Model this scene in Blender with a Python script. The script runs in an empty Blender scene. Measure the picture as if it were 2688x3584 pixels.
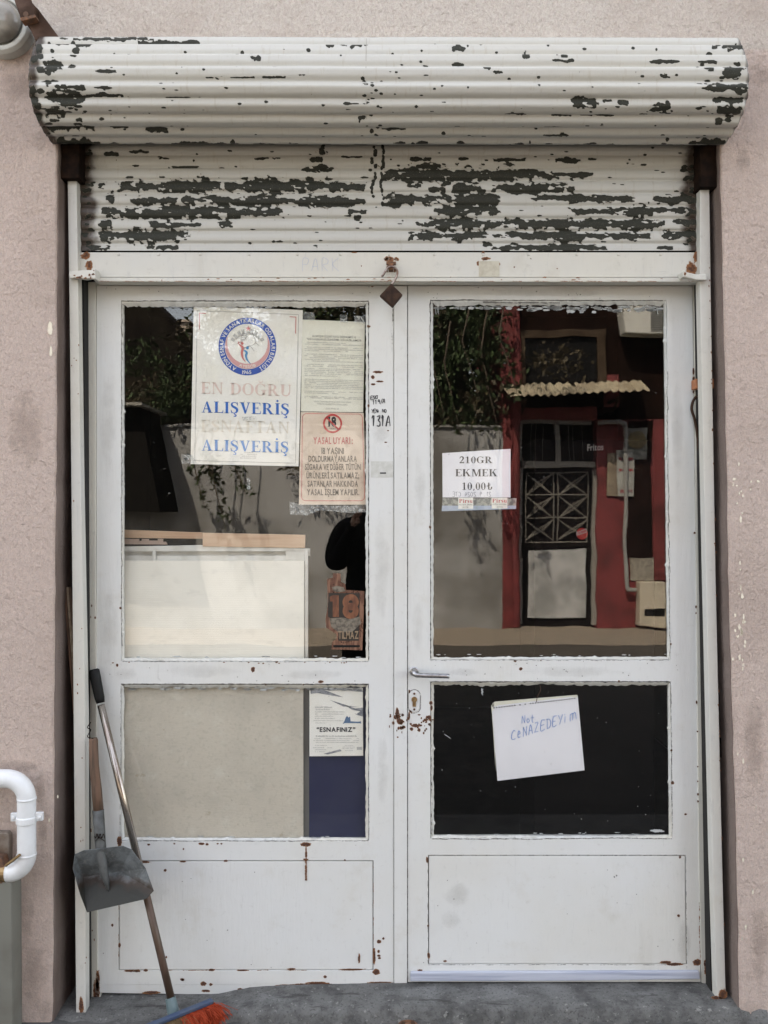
import bpy, bmesh, math, random
import numpy as np
from mathutils import Vector, Matrix
random.seed(7); rng = np.random.default_rng(7)
C = bpy.context.scene.collection
R = math.radians
# ------------------------------------------------------------ camera, light, exposure
S = 0.0009      # metres per photograph pixel on the door plane
D = 2.7         # camera distance from the door plane
H = 1.5         # camera height above the threshold
CX, CY = 1344.0, 1792.0
sc = bpy.context.scene
cam = bpy.data.cameras.new('camera'); camo = bpy.data.objects.new('camera', cam); C.objects.link(camo)
camo.location = (0, -D, H); camo.rotation_euler = (R(90), 0, 0)
cam.sensor_fit = 'VERTICAL'; cam.sensor_height = 36; cam.lens = 36*D/(3584*S)
cam.clip_start = 0.01; cam.clip_end = 500
sc.camera = camo
SUN_EL, SUN_AZ = 52, -24      # the sun stands behind the shop: the facade is in shade
w = bpy.data.worlds.new('World'); sc.world = w; w.use_nodes = True
nt = w.node_tree; bg = nt.nodes['Background']
sky = nt.nodes.new('ShaderNodeTexSky'); sky.sky_type = 'NISHITA'; sky.sun_disc = False
sky.sun_elevation = R(SUN_EL); sky.sun_rotation = R(SUN_AZ); sky.dust_density = 2.0; sky.ozone_density = 1.0
hs = nt.nodes.new('ShaderNodeHueSaturation'); hs.inputs['Saturation'].default_value = 0.55
nt.links.new(sky.outputs[0], hs.inputs['Color']); nt.links.new(hs.outputs[0], bg.inputs[0])
bg.inputs[1].default_value = 0.15
sl = bpy.data.lights.new('sun', 'SUN'); sl.energy = 3.6; sl.angle = R(0.5); sl.color = (1, .95, .86)
so = bpy.data.objects.new('sun', sl); C.objects.link(so); so.location = (0, 6, 12)
sdir = Vector((math.sin(R(SUN_AZ))*math.cos(R(SUN_EL)), math.cos(R(SUN_AZ))*math.cos(R(SUN_EL)), math.sin(R(SUN_EL))))
so.rotation_euler = sdir.to_track_quat('Z', 'Y').to_euler()
sc.view_settings.view_transform = 'Standard'; sc.view_settings.look = 'None'
sc.view_settings.exposure = 2.64; sc.view_settings.gamma = 1
sc.view_settings.use_white_balance = True; sc.view_settings.white_balance_temperature = 7450; sc.view_settings.white_balance_tint = 11
sc.cycles.max_bounces = 10; sc.cycles.transparent_max_bounces = 24

# ------------------------------------------------------------ helpers
def P(x, y, d=0.0):                     # photograph pixel -> point at depth d in front of the door
    k = (D-d)/D*S
    return Vector(((x-CX)*k, -d, H+(CY-y)*k))
def RX(x, L): return (x-CX)*S*(D+L)/D   # a thing across the street, seen in the panes
def RZ(y, L): return H+(CY-y)*S*(D+L)/D
ORI = {}
class MB:
    def __init__(s): s.v = []; s.f = []; s.a = []; s.mi = []
    def add(s, vs, fs, a=None, mi=0):
        o = len(s.v); s.v += [tuple(v) for v in vs]; s.f += [tuple(i+o for i in f) for f in fs]
        s.a += (list(a) if a is not None else [0.0]*len(vs)); s.mi += [mi]*len(fs)
    def box(s, x0, x1, y0, y1, z0, z1, mat=None):
        vs = [Vector((x, y, z)) for x in (x0, x1) for y in (y0, y1) for z in (z0, z1)]
        if mat: vs = [mat @ v for v in vs]
        s.add(vs, [(0,1,3,2),(4,6,7,5),(0,4,5,1),(2,3,7,6),(0,2,6,4),(1,5,7,3)])
    def prism(s, pts, df, db):          # polygon in photo pixels at depth df, straight back to db
        f = [P(x, y, df) for x, y in pts]; n = len(f)
        b = [Vector((p.x, -db, p.z)) for p in f]
        s.add(f+b, [tuple(range(n)), tuple(range(2*n-1, n-1, -1))]+[(i, i+n, (i+1) % n+n, (i+1) % n) for i in range(n)])
    def pbox(s, x0, y0, x1, y1, df, db): s.prism([(x0,y0),(x0,y1),(x1,y1),(x1,y0)], df, db)
    def tube(s, pts, r, seg=12, cap=True, a=None):
        pts = [Vector(p) for p in pts]; n = len(pts)
        rs = r if isinstance(r, (list, tuple)) else [r]*n
        up = None; vs = []
        for i, p in enumerate(pts):
            t = (pts[min(i+1, n-1)]-pts[max(i-1, 0)]).normalized()
            if up is None: up = t.orthogonal().normalized()
            up = (up - t*up.dot(t)).normalized(); b = t.cross(up)
            vs += [p+(up*math.cos(q)+b*math.sin(q))*rs[i] for q in [2*math.pi*j/seg for j in range(seg)]]
        fs = [(i*seg+j, i*seg+(j+1) % seg, (i+1)*seg+(j+1) % seg, (i+1)*seg+j) for i in range(n-1) for j in range(seg)]
        if cap: fs += [tuple(range(seg-1, -1, -1)), tuple((n-1)*seg+j for j in range(seg))]
        s.add(vs, fs)
    def lathe(s, c, axis, prof, seg=32):
        axis = Vector(axis).normalized(); u = axis.orthogonal().normalized(); b = axis.cross(u); c = Vector(c)
        vs = [c+axis*h+(u*math.cos(q)+b*math.sin(q))*r for r, h in prof for q in [2*math.pi*j/seg for j in range(seg)]]
        n = len(prof)
        s.add(vs, [(i*seg+j, i*seg+(j+1) % seg, (i+1)*seg+(j+1) % seg, (i+1)*seg+j) for i in range(n-1) for j in range(seg)]
              + [tuple(range(seg-1, -1, -1)), tuple((n-1)*seg+j for j in range(seg))])
def tag(o, label=None, cat=None, group=None, kind=None):
    if label: o['label'] = label
    if cat: o['category'] = cat
    if group: o['group'] = group
    if kind: o['kind'] = kind
    return o
def thing(name, label, cat, base, group=None):
    o = bpy.data.objects.new(name, None); C.objects.link(o); o.location = base; o.empty_display_size = .05
    ORI[o] = Vector(base); return tag(o, label, cat, group)
def part(name, mb, mats, parent=None, label=None, base=None, bevel=0, smooth=False, seg=2):
    org = ORI[parent] if parent else (Vector(base) if base is not None else Vector((0,0,0)))
    me = bpy.data.meshes.new(name)
    me.from_pydata([tuple(Vector(v)-org) for v in mb.v], [], mb.f); 
    mats = mats if isinstance(mats, (list, tuple)) else [mats]
    for m in mats: me.materials.append(m)
    if len(mats) > 1: me.polygons.foreach_set('material_index', mb.mi)
    if any(mb.a):
        at = me.attributes.new('m', 'FLOAT', 'POINT'); at.data.foreach_set('value', mb.a)
    if smooth: me.polygons.foreach_set('use_smooth', [True]*len(me.polygons))
    me.update()
    o = bpy.data.objects.new(name, me); C.objects.link(o)
    if parent: o.parent = parent
    else: o.location = org
    ORI[o] = org
    if bevel:
        b = o.modifiers.new('bevel', 'BEVEL'); b.width = bevel; b.segments = seg; b.limit_method = 'ANGLE'; b.angle_limit = R(35)
    if label: o['label'] = label
    return o
def catmull(pts, n=8):
    pts = [Vector(p) for p in pts]; out = []
    for i in range(len(pts)-1):
        p0 = pts[max(i-1, 0)]; p1 = pts[i]; p2 = pts[i+1]; p3 = pts[min(i+2, len(pts)-1)]
        for j in range(n):
            t = j/n
            out.append(.5*((2*p1)+(p2-p0)*t+(2*p0-5*p1+4*p2-p3)*t*t+(3*p1-p0-3*p2+p3)*t**3))
    return out+[pts[-1]]

# ------------------------------------------------------------ materials
class M:
    def __init__(s, name, col=(.5,.5,.5), rough=.6, metal=0, spec=.5):
        s.m = bpy.data.materials.new(name); s.m.use_nodes = True; s.n = s.m.node_tree.nodes; s.l = s.m.node_tree.links
        s.b = s.n['Principled BSDF']; s.b.inputs['Base Color'].default_value = (*col, 1)
        s.b.inputs['Roughness'].default_value = rough; s.b.inputs['Metallic'].default_value = metal
        s.b.inputs['Specular IOR Level'].default_value = spec
        s.g = s.n.new('ShaderNodeNewGeometry'); s.col = None; s.col0 = col; s.h = None
    def node(s, t, **k):
        n = s.n.new('ShaderNode'+t)
        for a, v in k.items(): setattr(n, a, v)
        return n
    def noise(s, scale, detail=4, rough=.55, stretch=(1,1,1), off=(0,0,0), dist=0):
        mp = s.node('Mapping'); mp.inputs['Scale'].default_value = stretch; mp.inputs['Location'].default_value = off
        s.l.new(s.g.outputs['Position'], mp.inputs[0])
        n = s.node('TexNoise'); n.inputs['Scale'].default_value = scale; n.inputs['Detail'].default_value = detail
        n.inputs['Roughness'].default_value = rough; n.inputs['Distortion'].default_value = dist
        s.l.new(mp.outputs[0], n.inputs['Vector']); return n.outputs['Fac']
    def attr(s, name='m'):
        a = s.node('Attribute', attribute_name=name); return a.outputs['Fac']
    def ramp(s, src, lo, hi, a=0., b=1., smooth=True):
        r = s.node('MapRange'); r.interpolation_type = 'SMOOTHSTEP' if smooth else 'LINEAR'
        s.l.new(src, r.inputs[0])
        for i, v in zip((1,2,3,4), (lo, hi, a, b)): r.inputs[i].default_value = v
        return r.outputs[0]
    def math(s, op, a, b=0.):
        n = s.node('Math', operation=op)
        for i, v in enumerate((a, b)):
            if isinstance(v, (int, float)): n.inputs[i].default_value = v
            else: s.l.new(v, n.inputs[i])
        return n.outputs[0]
    def mix(s, fac, col):
        n = s.node('MixRGB')
        if s.col is None: n.inputs[1].default_value = (*s.col0, 1)
        else: s.l.new(s.col, n.inputs[1])
        if isinstance(fac, float): n.inputs[0].default_value = fac
        else: s.l.new(fac, n.inputs[0])
        n.inputs[2].default_value = (*col, 1)
        s.col = n.outputs[0]; s.l.new(s.col, s.b.inputs['Base Color']); return s
    def bump(s, h, dist=.002, strength=1.):
        n = s.node('Bump'); n.inputs['Distance'].default_value = dist; n.inputs['Strength'].default_value = strength
        s.l.new(h, n.inputs['Height'])
        if s.h is not None: s.l.new(s.h, n.inputs['Normal'])
        s.h = n.outputs[0]; s.l.new(s.h, s.b.inputs['Normal']); return s
    def posz(s):
        x = s.node('SeparateXYZ'); s.l.new(s.g.outputs['Position'], x.inputs[0]); return x.outputs

def paint(name, col, dirt=(.42,.39,.33), amt=.5, rust=True, rough=.42, seed=0):
    m = M(name, col, rough)
    m.mix(m.ramp(m.noise(1.7, 4, off=(seed,0,0)), .38, .66, 0, amt*.8), (.60,.575,.50)); m.mix(m.ramp(m.noise(6, 5, .65, off=(seed,4,0)), .56, .70, 0, amt*.5), (.50,.47,.40))
    m.mix(m.ramp(m.noise(9, 5, stretch=(1,1,.22), off=(seed,0,3)), .55, .8, 0, amt*.5), dirt)
    m.mix(m.ramp(m.noise(45, 5, .7, off=(seed,2,0)), .56, .74, 0, amt*.5), (.40,.385,.35)); m.mix(m.ramp(m.noise(26, 5, .7, stretch=(3,1,.35), off=(seed,3,0)), .60, .68, 0, amt*.35), (.42,.42,.42))
    m.mix(m.ramp(m.noise(30, 3, stretch=(.25,1,5), off=(seed,7,0)), .70, .74, 0, .3*amt), (.25,.25,.25))
    if rust: m.mix(m.ramp(m.noise(38, 2, off=(seed,5,1)), .79, .81), (.07,.035,.02))
    m.bump(m.noise(60, 5, .65, stretch=(1.6,1,.25)), .0014, .7); m.bump(m.noise(5, 3), .008, .6)
    return m.m
PW = paint('door_paint', (.66,.67,.66))
PJ = paint('jamb_paint', (.50,.49,.44), amt=.9, seed=3)
PR = paint('rail_paint', (.57,.565,.53), amt=.8, seed=8)
PP = paint('putty', (.58,.59,.57), dirt=(.3,.27,.2), amt=1., rough=.6, seed=5)

def stucco(name, low, high, zsplit):
    m = M(name, low, .95, spec=.2)
    z = m.posz()[2]
    zz = m.math('ADD', z, m.math('MULTIPLY', m.math('SUBTRACT', m.noise(4, 3), .5), .03))
    m.mix(m.ramp(zz, zsplit-.004, zsplit+.012), high)
    m.mix(m.ramp(m.noise(2.2, 5), .45, .72, 0, .5), (.56,.44,.37))
    m.mix(m.ramp(m.noise(260, 3, stretch=(1.3,1,1)), .48, .62, 0, .35), (.50,.39,.34)); m.mix(m.ramp(m.noise(200, 3, off=(5,5,5)), .52, .66, 0, .4), (.84,.76,.70))
    m.mix(m.ramp(m.noise(16, 4, off=(3,1,0)), .70, .74, 0, .45), (.82,.74,.62))
    m.mix(m.ramp(m.noise(62, 4, .7, stretch=(1.5,1,.8), off=(9,2,1)), .40, .62, 0, .32), (.60,.48,.44)); m.bump(m.noise(110, 5, .75, stretch=(1.4,1,.9)), .016, 1); m.bump(m.noise(30, 4), .014, .8); m.bump(m.noise(4, 3, stretch=(1,1,2)), .03, .5)
    return m.m
zs = P(0, 178, .13).z
WALL = stucco('pink_stucco', (.80,.645,.565), (.86,.79,.71), zs)
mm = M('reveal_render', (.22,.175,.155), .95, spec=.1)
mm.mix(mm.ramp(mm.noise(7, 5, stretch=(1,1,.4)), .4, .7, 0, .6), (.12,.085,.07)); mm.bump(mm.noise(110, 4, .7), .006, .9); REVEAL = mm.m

m = M('shutter_metal', (.50,.495,.46), .42)
m.mix(m.ramp(m.noise(3, 4, stretch=(.4,1,2)), .4, .7, 0, .35), (.45,.43,.37))
m.mix(m.ramp(m.noise(90, 4), .6, .8, 0, .3), (.35,.34,.3))
soot = m.attr('s'); m.mix(m.ramp(m.math('ADD', soot, m.math('MULTIPLY', m.math('SUBTRACT', m.noise(14, 5), .5), 1.0)), .42, .84, 0, .97), (.040,.024,.015))
af = m.math('ADD', m.attr('m'), m.math('MULTIPLY', m.math('SUBTRACT', m.noise(260, 4, .7, stretch=(.6,1,1)), .5), .55))
mk = m.ramp(af, .47, .53)
rim = m.math('MULTIPLY', m.ramp(af, .36, .45), m.ramp(m.noise(20,3,off=(7,0,0)), .42, .6)); m.mix(m.math('MULTIPLY', rim, .55), (.36,.30,.22)); m.mix(m.math('MULTIPLY', m.ramp(m.noise(34, 5, .7, stretch=(2.5,1,.3), off=(2,2,0)), .56, .68), .28), (.34,.29,.21))
m.mix(mk, (.036,.037,.030))
g2 = m.math('MULTIPLY', mk, m.ramp(m.noise(420, 2), .6, .72, 0, .5)); m.mix(g2, (.17,.16,.13))
m.l.new(m.ramp(mk, 0, 1, .5, .12), m.b.inputs['Specular IOR Level']); m.bump(m.math('MULTIPLY', mk, -1), .0022, 1); m.bump(m.noise(260, 4, .7), .0008, .5); m.bump(m.noise(50, 4), .0012, .6)
SHUT = m.m

def simple(name, col, rough=.6, metal=0, var=None, vs=20, bump=0, bs=80, stretch=(1,1,1), spec=.5):
    m = M(name, col, rough, metal, spec)
    if var: m.mix(m.ramp(m.noise(vs, 5, stretch=stretch), .38, .68), var)
    if bump: m.bump(m.noise(bs, 4, stretch=stretch), bump, .8)
    return m.m
RUST = simple('rusty_iron', (.10,.055,.035), .85, 0, (.22,.10,.05), 60, .001, 120)
DARKM = simple('dark_metal', (.009,.006,.005), .9, 0, (.022,.012,.008), 30, .001, spec=.08)
BROWN = simple('brown_paint', (.045,.024,.015), .75, 0, (.10,.06,.045), 14, .001, spec=.2)
PLASTW = simple('white_pipe_paint', (.72,.74,.75), .35, 0, (.60,.60,.60), 10, .0008, 40)
CHROME = simple('brushed_steel', (.45,.45,.46), .32, 1, (.3,.3,.3), 120)
BLACKP = simple('black_plastic', (.006,.006,.006), .6, spec=.25)
GALV = simple('galvanised_sheet', (.10,.105,.105), .6, .3, (.05,.05,.045), 22, .0015, 30)
WOOD = simple('worn_wood', (.15,.085,.055), .8, 0, (.07,.045,.03), 60, .001, 90, (1,1,.12))
PINE = simple('pine_wood', (.58,.40,.27), .6, 0, (.48,.30,.19), 30, .0008, 60, (.12,1,1.6))
BRASS = simple('dull_brass', (.35,.24,.12), .4, .8, (.2,.12,.06), 100)
PAPER = simple('white_paper', (.86,.86,.82), .7, 0, (.80,.79,.72), 7, .0008, 12)
PAPERC = simple('cool_paper', (.84,.85,.90), .7, 0, (.78,.79,.84), 6, .001, 10)
PAPERY = simple('aged_paper', (.80,.80,.70), .7, 0, (.72,.71,.60), 9, .0008, 12)
PAPERB = simple('beige_paper', (.76,.65,.54), .7, 0, (.68,.56,.45), 9, .0008, 12)
def ink(n, c): return simple(n, c, .7)
INK = ink('black_ink', (.035,.035,.04)); INKG = ink('grey_ink', (.25,.25,.24)); BLUE = ink('blue_ink', (.03,.16,.55)); BLUE2 = ink('pale_blue_ink', (.12,.30,.66))
NAVY = ink('ring_blue', (.035,.10,.42)); PINKI = ink('faded_red_ink', (.76,.60,.55)); PINKR = ink('crescent_pink', (.66,.36,.36)); REDI = ink('red_ink', (.55,.07,.07))
REDF = ink('coral_ink', (.62,.20,.19)); FADE = ink('ghost_ink', (.76,.72,.63)); GREYP = ink('light_grey_ink', (.46,.46,.44)); BROWNI = ink('warm_grey_ink', (.22,.19,.16))
SKYI = ink('sky_blue_ink', (.07,.27,.52)); MARK = ink('blue_marker', (.22,.34,.62))
# decals: worn marks whose edge is eaten by noise
def decal(name, c1, c2, sc_=140, op=1., lo=.42, hi=.55):
    m = M(name, c1, .85)
    af = m.math('ADD', m.attr('m'), m.math('MULTIPLY', m.math('SUBTRACT', m.noise(sc_, 5, .7), .5), 1.5))
    m.mix(m.ramp(af, .5, 1.0), c2)
    m.l.new(m.ramp(af, lo, hi, 0, op), m.b.inputs['Alpha']); return m.m
DRUST = decal('rust_mark', (.28,.12,.05), (.07,.03,.018))
DDARK = decal('chip_mark', (.10,.07,.05), (.03,.025,.02), 200)
DGRIME = decal('grime_mark', (.38,.36,.32), (.34,.32,.28), 9, .16, .2, 1.)
DCRACK = decal('crack_mark', (.12,.10,.075), (.05,.045,.035), 110, .62, .38, .56)
DSMEAR = decal('paint_smear', (.40,.42,.42), (.50,.52,.52), 170, .9, .5, .7)

# thin pane glass: 4 % mirror on each face, the rest passes
m = bpy.data.materials.new('pane_glass'); m.use_nodes = True; n = m.node_tree.nodes; l = m.node_tree.links; n.clear()
out = n.new('ShaderNodeOutputMaterial'); mx = n.new('ShaderNodeMixShader'); tr = n.new('ShaderNodeBsdfTransparent'); gl = n.new('ShaderNodeBsdfGlossy')
lw = n.new('ShaderNodeLayerWeight'); lw.inputs[0].default_value = .5; pw = n.new('ShaderNodeMath'); pw.operation = 'POWER'; pw.inputs[1].default_value = 5
mr = n.new('ShaderNodeMapRange'); mr.inputs[3].default_value = .040; mr.inputs[4].default_value = 1
l.new(lw.outputs['Facing'], pw.inputs[0]); l.new(pw.outputs[0], mr.inputs[0]); l.new(mr.outputs[0], mx.inputs[0])
tr.inputs[0].default_value = (.972,.968,.958,1); gl.inputs['Roughness'].default_value = .004; gl.inputs[0].default_value = (1,1,1,1)
gg = n.new('ShaderNodeNewGeometry'); nz = n.new('ShaderNodeTexNoise'); nz.inputs['Scale'].default_value = 3.2; nz.inputs['Detail'].default_value = 2
bp = n.new('ShaderNodeBump'); bp.inputs['Distance'].default_value = .0010; bp.inputs['Strength'].default_value = .5
l.new(gg.outputs['Position'], nz.inputs['Vector']); l.new(nz.outputs[0], bp.inputs['Height']); l.new(bp.outputs[0], gl.inputs['Normal'])
l.new(tr.outputs[0], mx.inputs[1]); l.new(gl.outputs[0], mx.inputs[2])
# a thin dust film with specks
df = n.new('ShaderNodeBsdfDiffuse'); df.inputs[0].default_value = (.6,.6,.57,1); mx2 = n.new('ShaderNodeMixShader')
nd = n.new('ShaderNodeTexNoise'); nd.inputs['Scale'].default_value = 90; nd.inputs['Detail'].default_value = 3
rd = n.new('ShaderNodeMapRange'); rd.inputs[1].default_value = .74; rd.inputs[2].default_value = .80; rd.inputs[3].default_value = .001; rd.inputs[4].default_value = .35
l.new(gg.outputs['Position'], nd.inputs['Vector']); l.new(nd.outputs[0], rd.inputs[0]); l.new(rd.outputs[0], mx2.inputs[0])
l.new(mx.outputs[0], mx2.inputs[1]); l.new(df.outputs[0], mx2.inputs[2]); l.new(mx2.outputs[0], out.inputs[0])
GLASS = m
m = M('clear_tape', (.62,.64,.62), .2); m.bump(m.noise(60, 3, dist=1.5), .003, 1)
m.l.new(m.ramp(m.noise(45, 4, dist=2), .42, .68, .10, .45), m.b.inputs['Alpha']); TAPE = m.m

# ------------------------------------------------------------ lettering
FC = {}
def bglyph(ch, bold=0.):
    k = (ch, bold)
    if k not in FC:
        cu = bpy.data.curves.new('t', 'FONT'); cu.body = ch; cu.size = 1; cu.offset = bold; cu.resolution_u = 3; cu.fill_mode = 'FRONT'
        o = bpy.data.objects.new('t', cu); C.objects.link(o); bpy.context.view_layer.update()
        me = bpy.data.meshes.new_from_object(o.evaluated_get(bpy.context.evaluated_depsgraph_get()))
        vs = [v.co.copy() for v in me.vertices]; fs = [tuple(p.vertices) for p in me.polygons]
        bpy.data.objects.remove(o); bpy.data.meshes.remove(me)
        x0 = min([v.x for v in vs] or [0]); x1 = max([v.x for v in vs] or [.2])
        FC[k] = ([(v.x-x0, v.y) for v in vs], fs, x1-x0)
    return FC[k]
CAPB = None
def layout(text, bold=0., serif=False, gap=.075):
    """list of (verts, faces) and the total width, cap height 1"""
    global CAPB
    items = []; x = 0
    if serif:
        for ch in text:
            if ch == ' ': x += .45; continue
            polys, adv = serif_glyph(ch); vs = []; fs = []
            for pl in polys:
                o = len(vs); vs += [(px+x, py) for px, py in pl[0]]; fs += [tuple(i+o for i in f) for f in pl[1]]
            items.append((vs, fs)); x += adv+.09
        return items, x-.09
    if CAPB is None: CAPB = max(v[1] for v in bglyph('E')[0])
    for ch in text:
        if ch == ' ': x += .38; continue
        vs, fs, wd = bglyph(ch, bold); items.append(([(a/CAPB+x, b/CAPB) for a, b in vs], fs)); x += wd/CAPB+gap+bold*2
    return items, x-gap
def text_quad(mb, text, x0, x1, ytop, ybase, d, slope=0., **k):
    """fit text in photo pixels between x0,x1; slope = baseline drop per pixel"""
    items, wd = layout(text, **k); sx = (x1-x0)/wd; sy = ybase-ytop
    for j, (vs, fs) in enumerate(items):
        mb.add([P(x0+vx*sx, ybase-vy*sy+slope*(vx*sx), d+j % 2*.00002) for vx, vy in vs], fs)
def st(pts, ws, n=6, sm=True):
    q = catmull([(a, b, 0) for a, b in pts], n) if sm else [Vector((a, b, 0)) for a, b in pts]
    m_ = len(q); vs = []
    for i, p in enumerate(q):
        t = (q[min(i+1, m_-1)]-q[max(i-1, 0)]).normalized(); nn = Vector((-t.y, t.x, 0))
        f = i/(m_-1)*(len(ws)-1); a = int(min(f, len(ws)-2)) if len(ws) > 1 else 0
        wd = ws[0] if len(ws) == 1 else ws[a]+(ws[a+1]-ws[a])*(f-a)
        vs += [(p.x+nn.x*wd/2, p.y+nn.y*wd/2), (p.x-nn.x*wd/2, p.y-nn.y*wd/2)]
    return (vs, [(2*i, 2*i+1, 2*i+3, 2*i+2) for i in range(m_-1)])
def rc(x0, y0, x1, y1): return ([(x0,y0),(x1,y0),(x1,y1),(x0,y1)], [(0,1,2,3)])
def ring(cx, cy, rx, ry, a0, a1, tk, tn, n=20):
    vs = []
    for i in range(n+1):
        a = R(a0+(a1-a0)*i/n); c, s_ = math.cos(a), math.sin(a)
        t = tn+(tk-tn)*abs(c)**1.3
        vs += [(cx+c*rx, cy+s_*ry), (cx+c*(rx-t), cy+s_*(ry-tn if abs(c) < .9 else ry-tn))]
    return (vs, [(2*i, 2*i+1, 2*i+3, 2*i+2) for i in range(n)])
T_, t_, sf = .19, .06, .05
def serif_glyph(ch):
    T, t = T_, t_
    def stem(x, w_=T, y0=0, y1=1, l_=1, r_=1):
        return [rc(x, y0, x+w_, y1), rc(x-.08*l_, y0, x+w_+.08*r_, y0+sf), rc(x-.08*l_, y1-sf, x+w_+.08*r_, y1)]
    if ch in 'Iİ':
        g = stem(.08)
        if ch == 'İ': g.append(ring(.175, 1.2, .085, .085, 0, 360, .084, .084, 12))
        return g, .35
    if ch == 'L': return stem(.08)+[rc(.27, 0, .66, sf+.01), ([(.60,.05),(.66,0),(.68,.27),(.65,.27)], [(0,1,2,3)])], .68
    if ch in 'EF':
        g = stem(.08)+[rc(.27, .95, .64, 1), ([(.58,.95),(.64,1),(.65,.75),(.62,.75)], [(0,1,2,3)]), rc(.27,.49,.48,.55), ([(.45,.40),(.49,.40),(.49,.64),(.45,.64)], [(0,1,2,3)])]
        if ch == 'E': g += [rc(.27,0,.66,sf+.01), ([(.60,.05),(.66,0),(.69,.27),(.66,.27)], [(0,1,2,3)])]
        return g, .69 if ch == 'E' else .62
    if ch == 'T': return stem(.26)+[rc(.02,.94,.69,1), rc(.0,.75,.04,1), rc(.67,.75,.71,1)], .71
    if ch == 'V': return [([(.06,1),(.28,1),(.46,.2),(.40,0),(.36,0)], [(0,1,2,3,4)]), ([(.64,1),(.71,1),(.44,0),(.38,0)], [(0,1,2,3)]), rc(0,.95,.34,1), rc(.54,.95,.78,1)], .78
    if ch == 'A': return [([(.36,1),(.42,1),(.74,0),(.52,0),(.35,.75)], [(0,1,2,3,4)]), ([(.34,.95),(.40,1),(.13,0),(.07,0)], [(0,1,2,3)]), rc(.2,.3,.56,.36), rc(0,0,.24,sf), rc(.44,0,.82,sf)], .82
    if ch == 'N': return [rc(.1,0,.16,1), rc(.68,0,.74,1), ([(.08,1),(.28,1),(.74,.0),(.66,0)], [(0,1,2,3)]), rc(0,0,.26,sf), rc(0,.95,.2,1), rc(.58,.95,.84,1)], .84
    if ch == 'M': return [rc(.1,0,.16,1), rc(.78,0,.97,1), ([(.1,1),(.3,1),(.56,.12),(.50,0),(.46,0)], [(0,1,2,3,4)]), ([(.78,1),(.84,1),(.55,0),(.49,0)], [(0,1,2,3)]), rc(0,0,.27,sf), rc(0,.95,.2,1), rc(.7,0,1.05,sf), rc(.9,.95,1.05,1)], 1.05
    if ch == 'K': return stem(.08)+[([(.25,.38),(.33,.42),(.70,.97),(.62,.97)], [(0,1,2,3)]), ([(.34,.58),(.5,.66),(.86,0),(.64,0)], [(0,1,2,3)]), rc(.52,.95,.82,1), rc(.56,0,.92,sf)], .92
    if ch == 'D': return stem(.08, r_=0)+[ring(.27,.5,.53,.5,-90,90,T,t), rc(.2,0,.3,t), rc(.2,1-t,.3,1)], .8
    if ch == 'O': return [ring(.42,.5,.42,.52,0,360,T,t,36)], .84
    if ch == '0': return [ring(.28,.5,.27,.51,0,360,.17,t,28)], .56
    if ch in 'GĞ':
        g = [ring(.42,.5,.42,.52,45,320,T,t,30), rc(.56,0.05,.75,.42), rc(.46,.40,.84,.45), ([(.68,.72),(.74,.72),(.74,1),(.71,1)], [(0,1,2,3)])]
        if ch == 'Ğ': g.append(st([(.27,1.28),(.33,1.16),(.42,1.13),(.51,1.16),(.57,1.28)], [.03,.09,.03]))
        return g, .84
    if ch == 'C': return [ring(.42,.5,.42,.52,45,320,T,t,30)], .78
    if ch == 'U': return [rc(.08,.3,.27,1), rc(.66,.3,.72,1), rc(0,.95,.36,1), rc(.56,.95,.82,1), ring(.40,.31,.32,.33,180,360,.12,.1)], .82
    if ch in 'RP':
        g = stem(.08)+[ring(.27,.73,.38,.27,-90,90,T*.95,t), rc(.2,.46,.3,.52), rc(.2,.94,.3,1)]
        if ch == 'R': g += [([(.32,.48),(.5,.48),(.82,0),(.60,0)], [(0,1,2,3)]), rc(.6,0,.88,sf)]
        return g, .86 if ch == 'R' else .66
    if ch in 'SŞ':
        g = [st([(.52,.74),(.47,.9),(.3,.965),(.13,.9),(.10,.74),(.2,.6),(.36,.5),(.48,.37),(.48,.2),(.38,.06),(.22,.03),(.09,.12),(.05,.28)], [.05,.06,.07,.13,.18,.20,.18,.13,.07,.06,.05], 4), rc(.50,.7,.53,1), rc(.04,0,.07,.3)]
        if ch == 'Ş': g.append(st([(.30,0),(.30,-.08),(.40,-.14),(.38,-.25),(.22,-.26)], [.05,.06,.10,.05]))
        return g, .60
    if ch == '1': return [rc(.2,0,.36,1), rc(.06,0,.5,sf), ([(.04,.82),(.04,.86),(.3,1),(.3,.9)], [(0,1,2,3)])], .56
    if ch == '2': return [st([(.06,.72),(.1,.9),(.26,.97),(.41,.88),(.42,.68),(.3,.42),(.06,.07)], [.06,.1,.16,.17,.12,.06]), rc(.03,0,.5,.14), rc(.48,0,.52,.26)], .56
    if ch == ',': return [st([(.1,.1),(.14,.02),(.06,-.15)], [.16,.1,.03])], .24
    if ch == '₺': return [rc(.2,.05,.36,1), st([(.3,.05),(.5,.08),(.62,.25),(.62,.42)], [.06,.1,.16,.12]), st([(.05,.42),(.5,.66)], [.06,.06], sm=False), st([(.05,.58),(.5,.82)], [.06,.06], sm=False)], .64
    if ch == 'i': return [rc(.07,0,.23,.66), rc(0,0,.3,.05), rc(0,.61,.15,.66), ring(.15,.86,.09,.09,0,360,.089,.089,10)], .3
    if ch == 'r': return [rc(.07,0,.23,.66), rc(0,0,.32,.05), st([(.22,.4),(.32,.62),(.44,.58)], [.05,.12,.14])], .46
    if ch == 's': return [st([(.34,.52),(.2,.64),(.08,.52),(.2,.36),(.34,.2),(.22,.03),(.05,.14)], [.05,.07,.15,.17,.15,.07,.05])], .4
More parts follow.
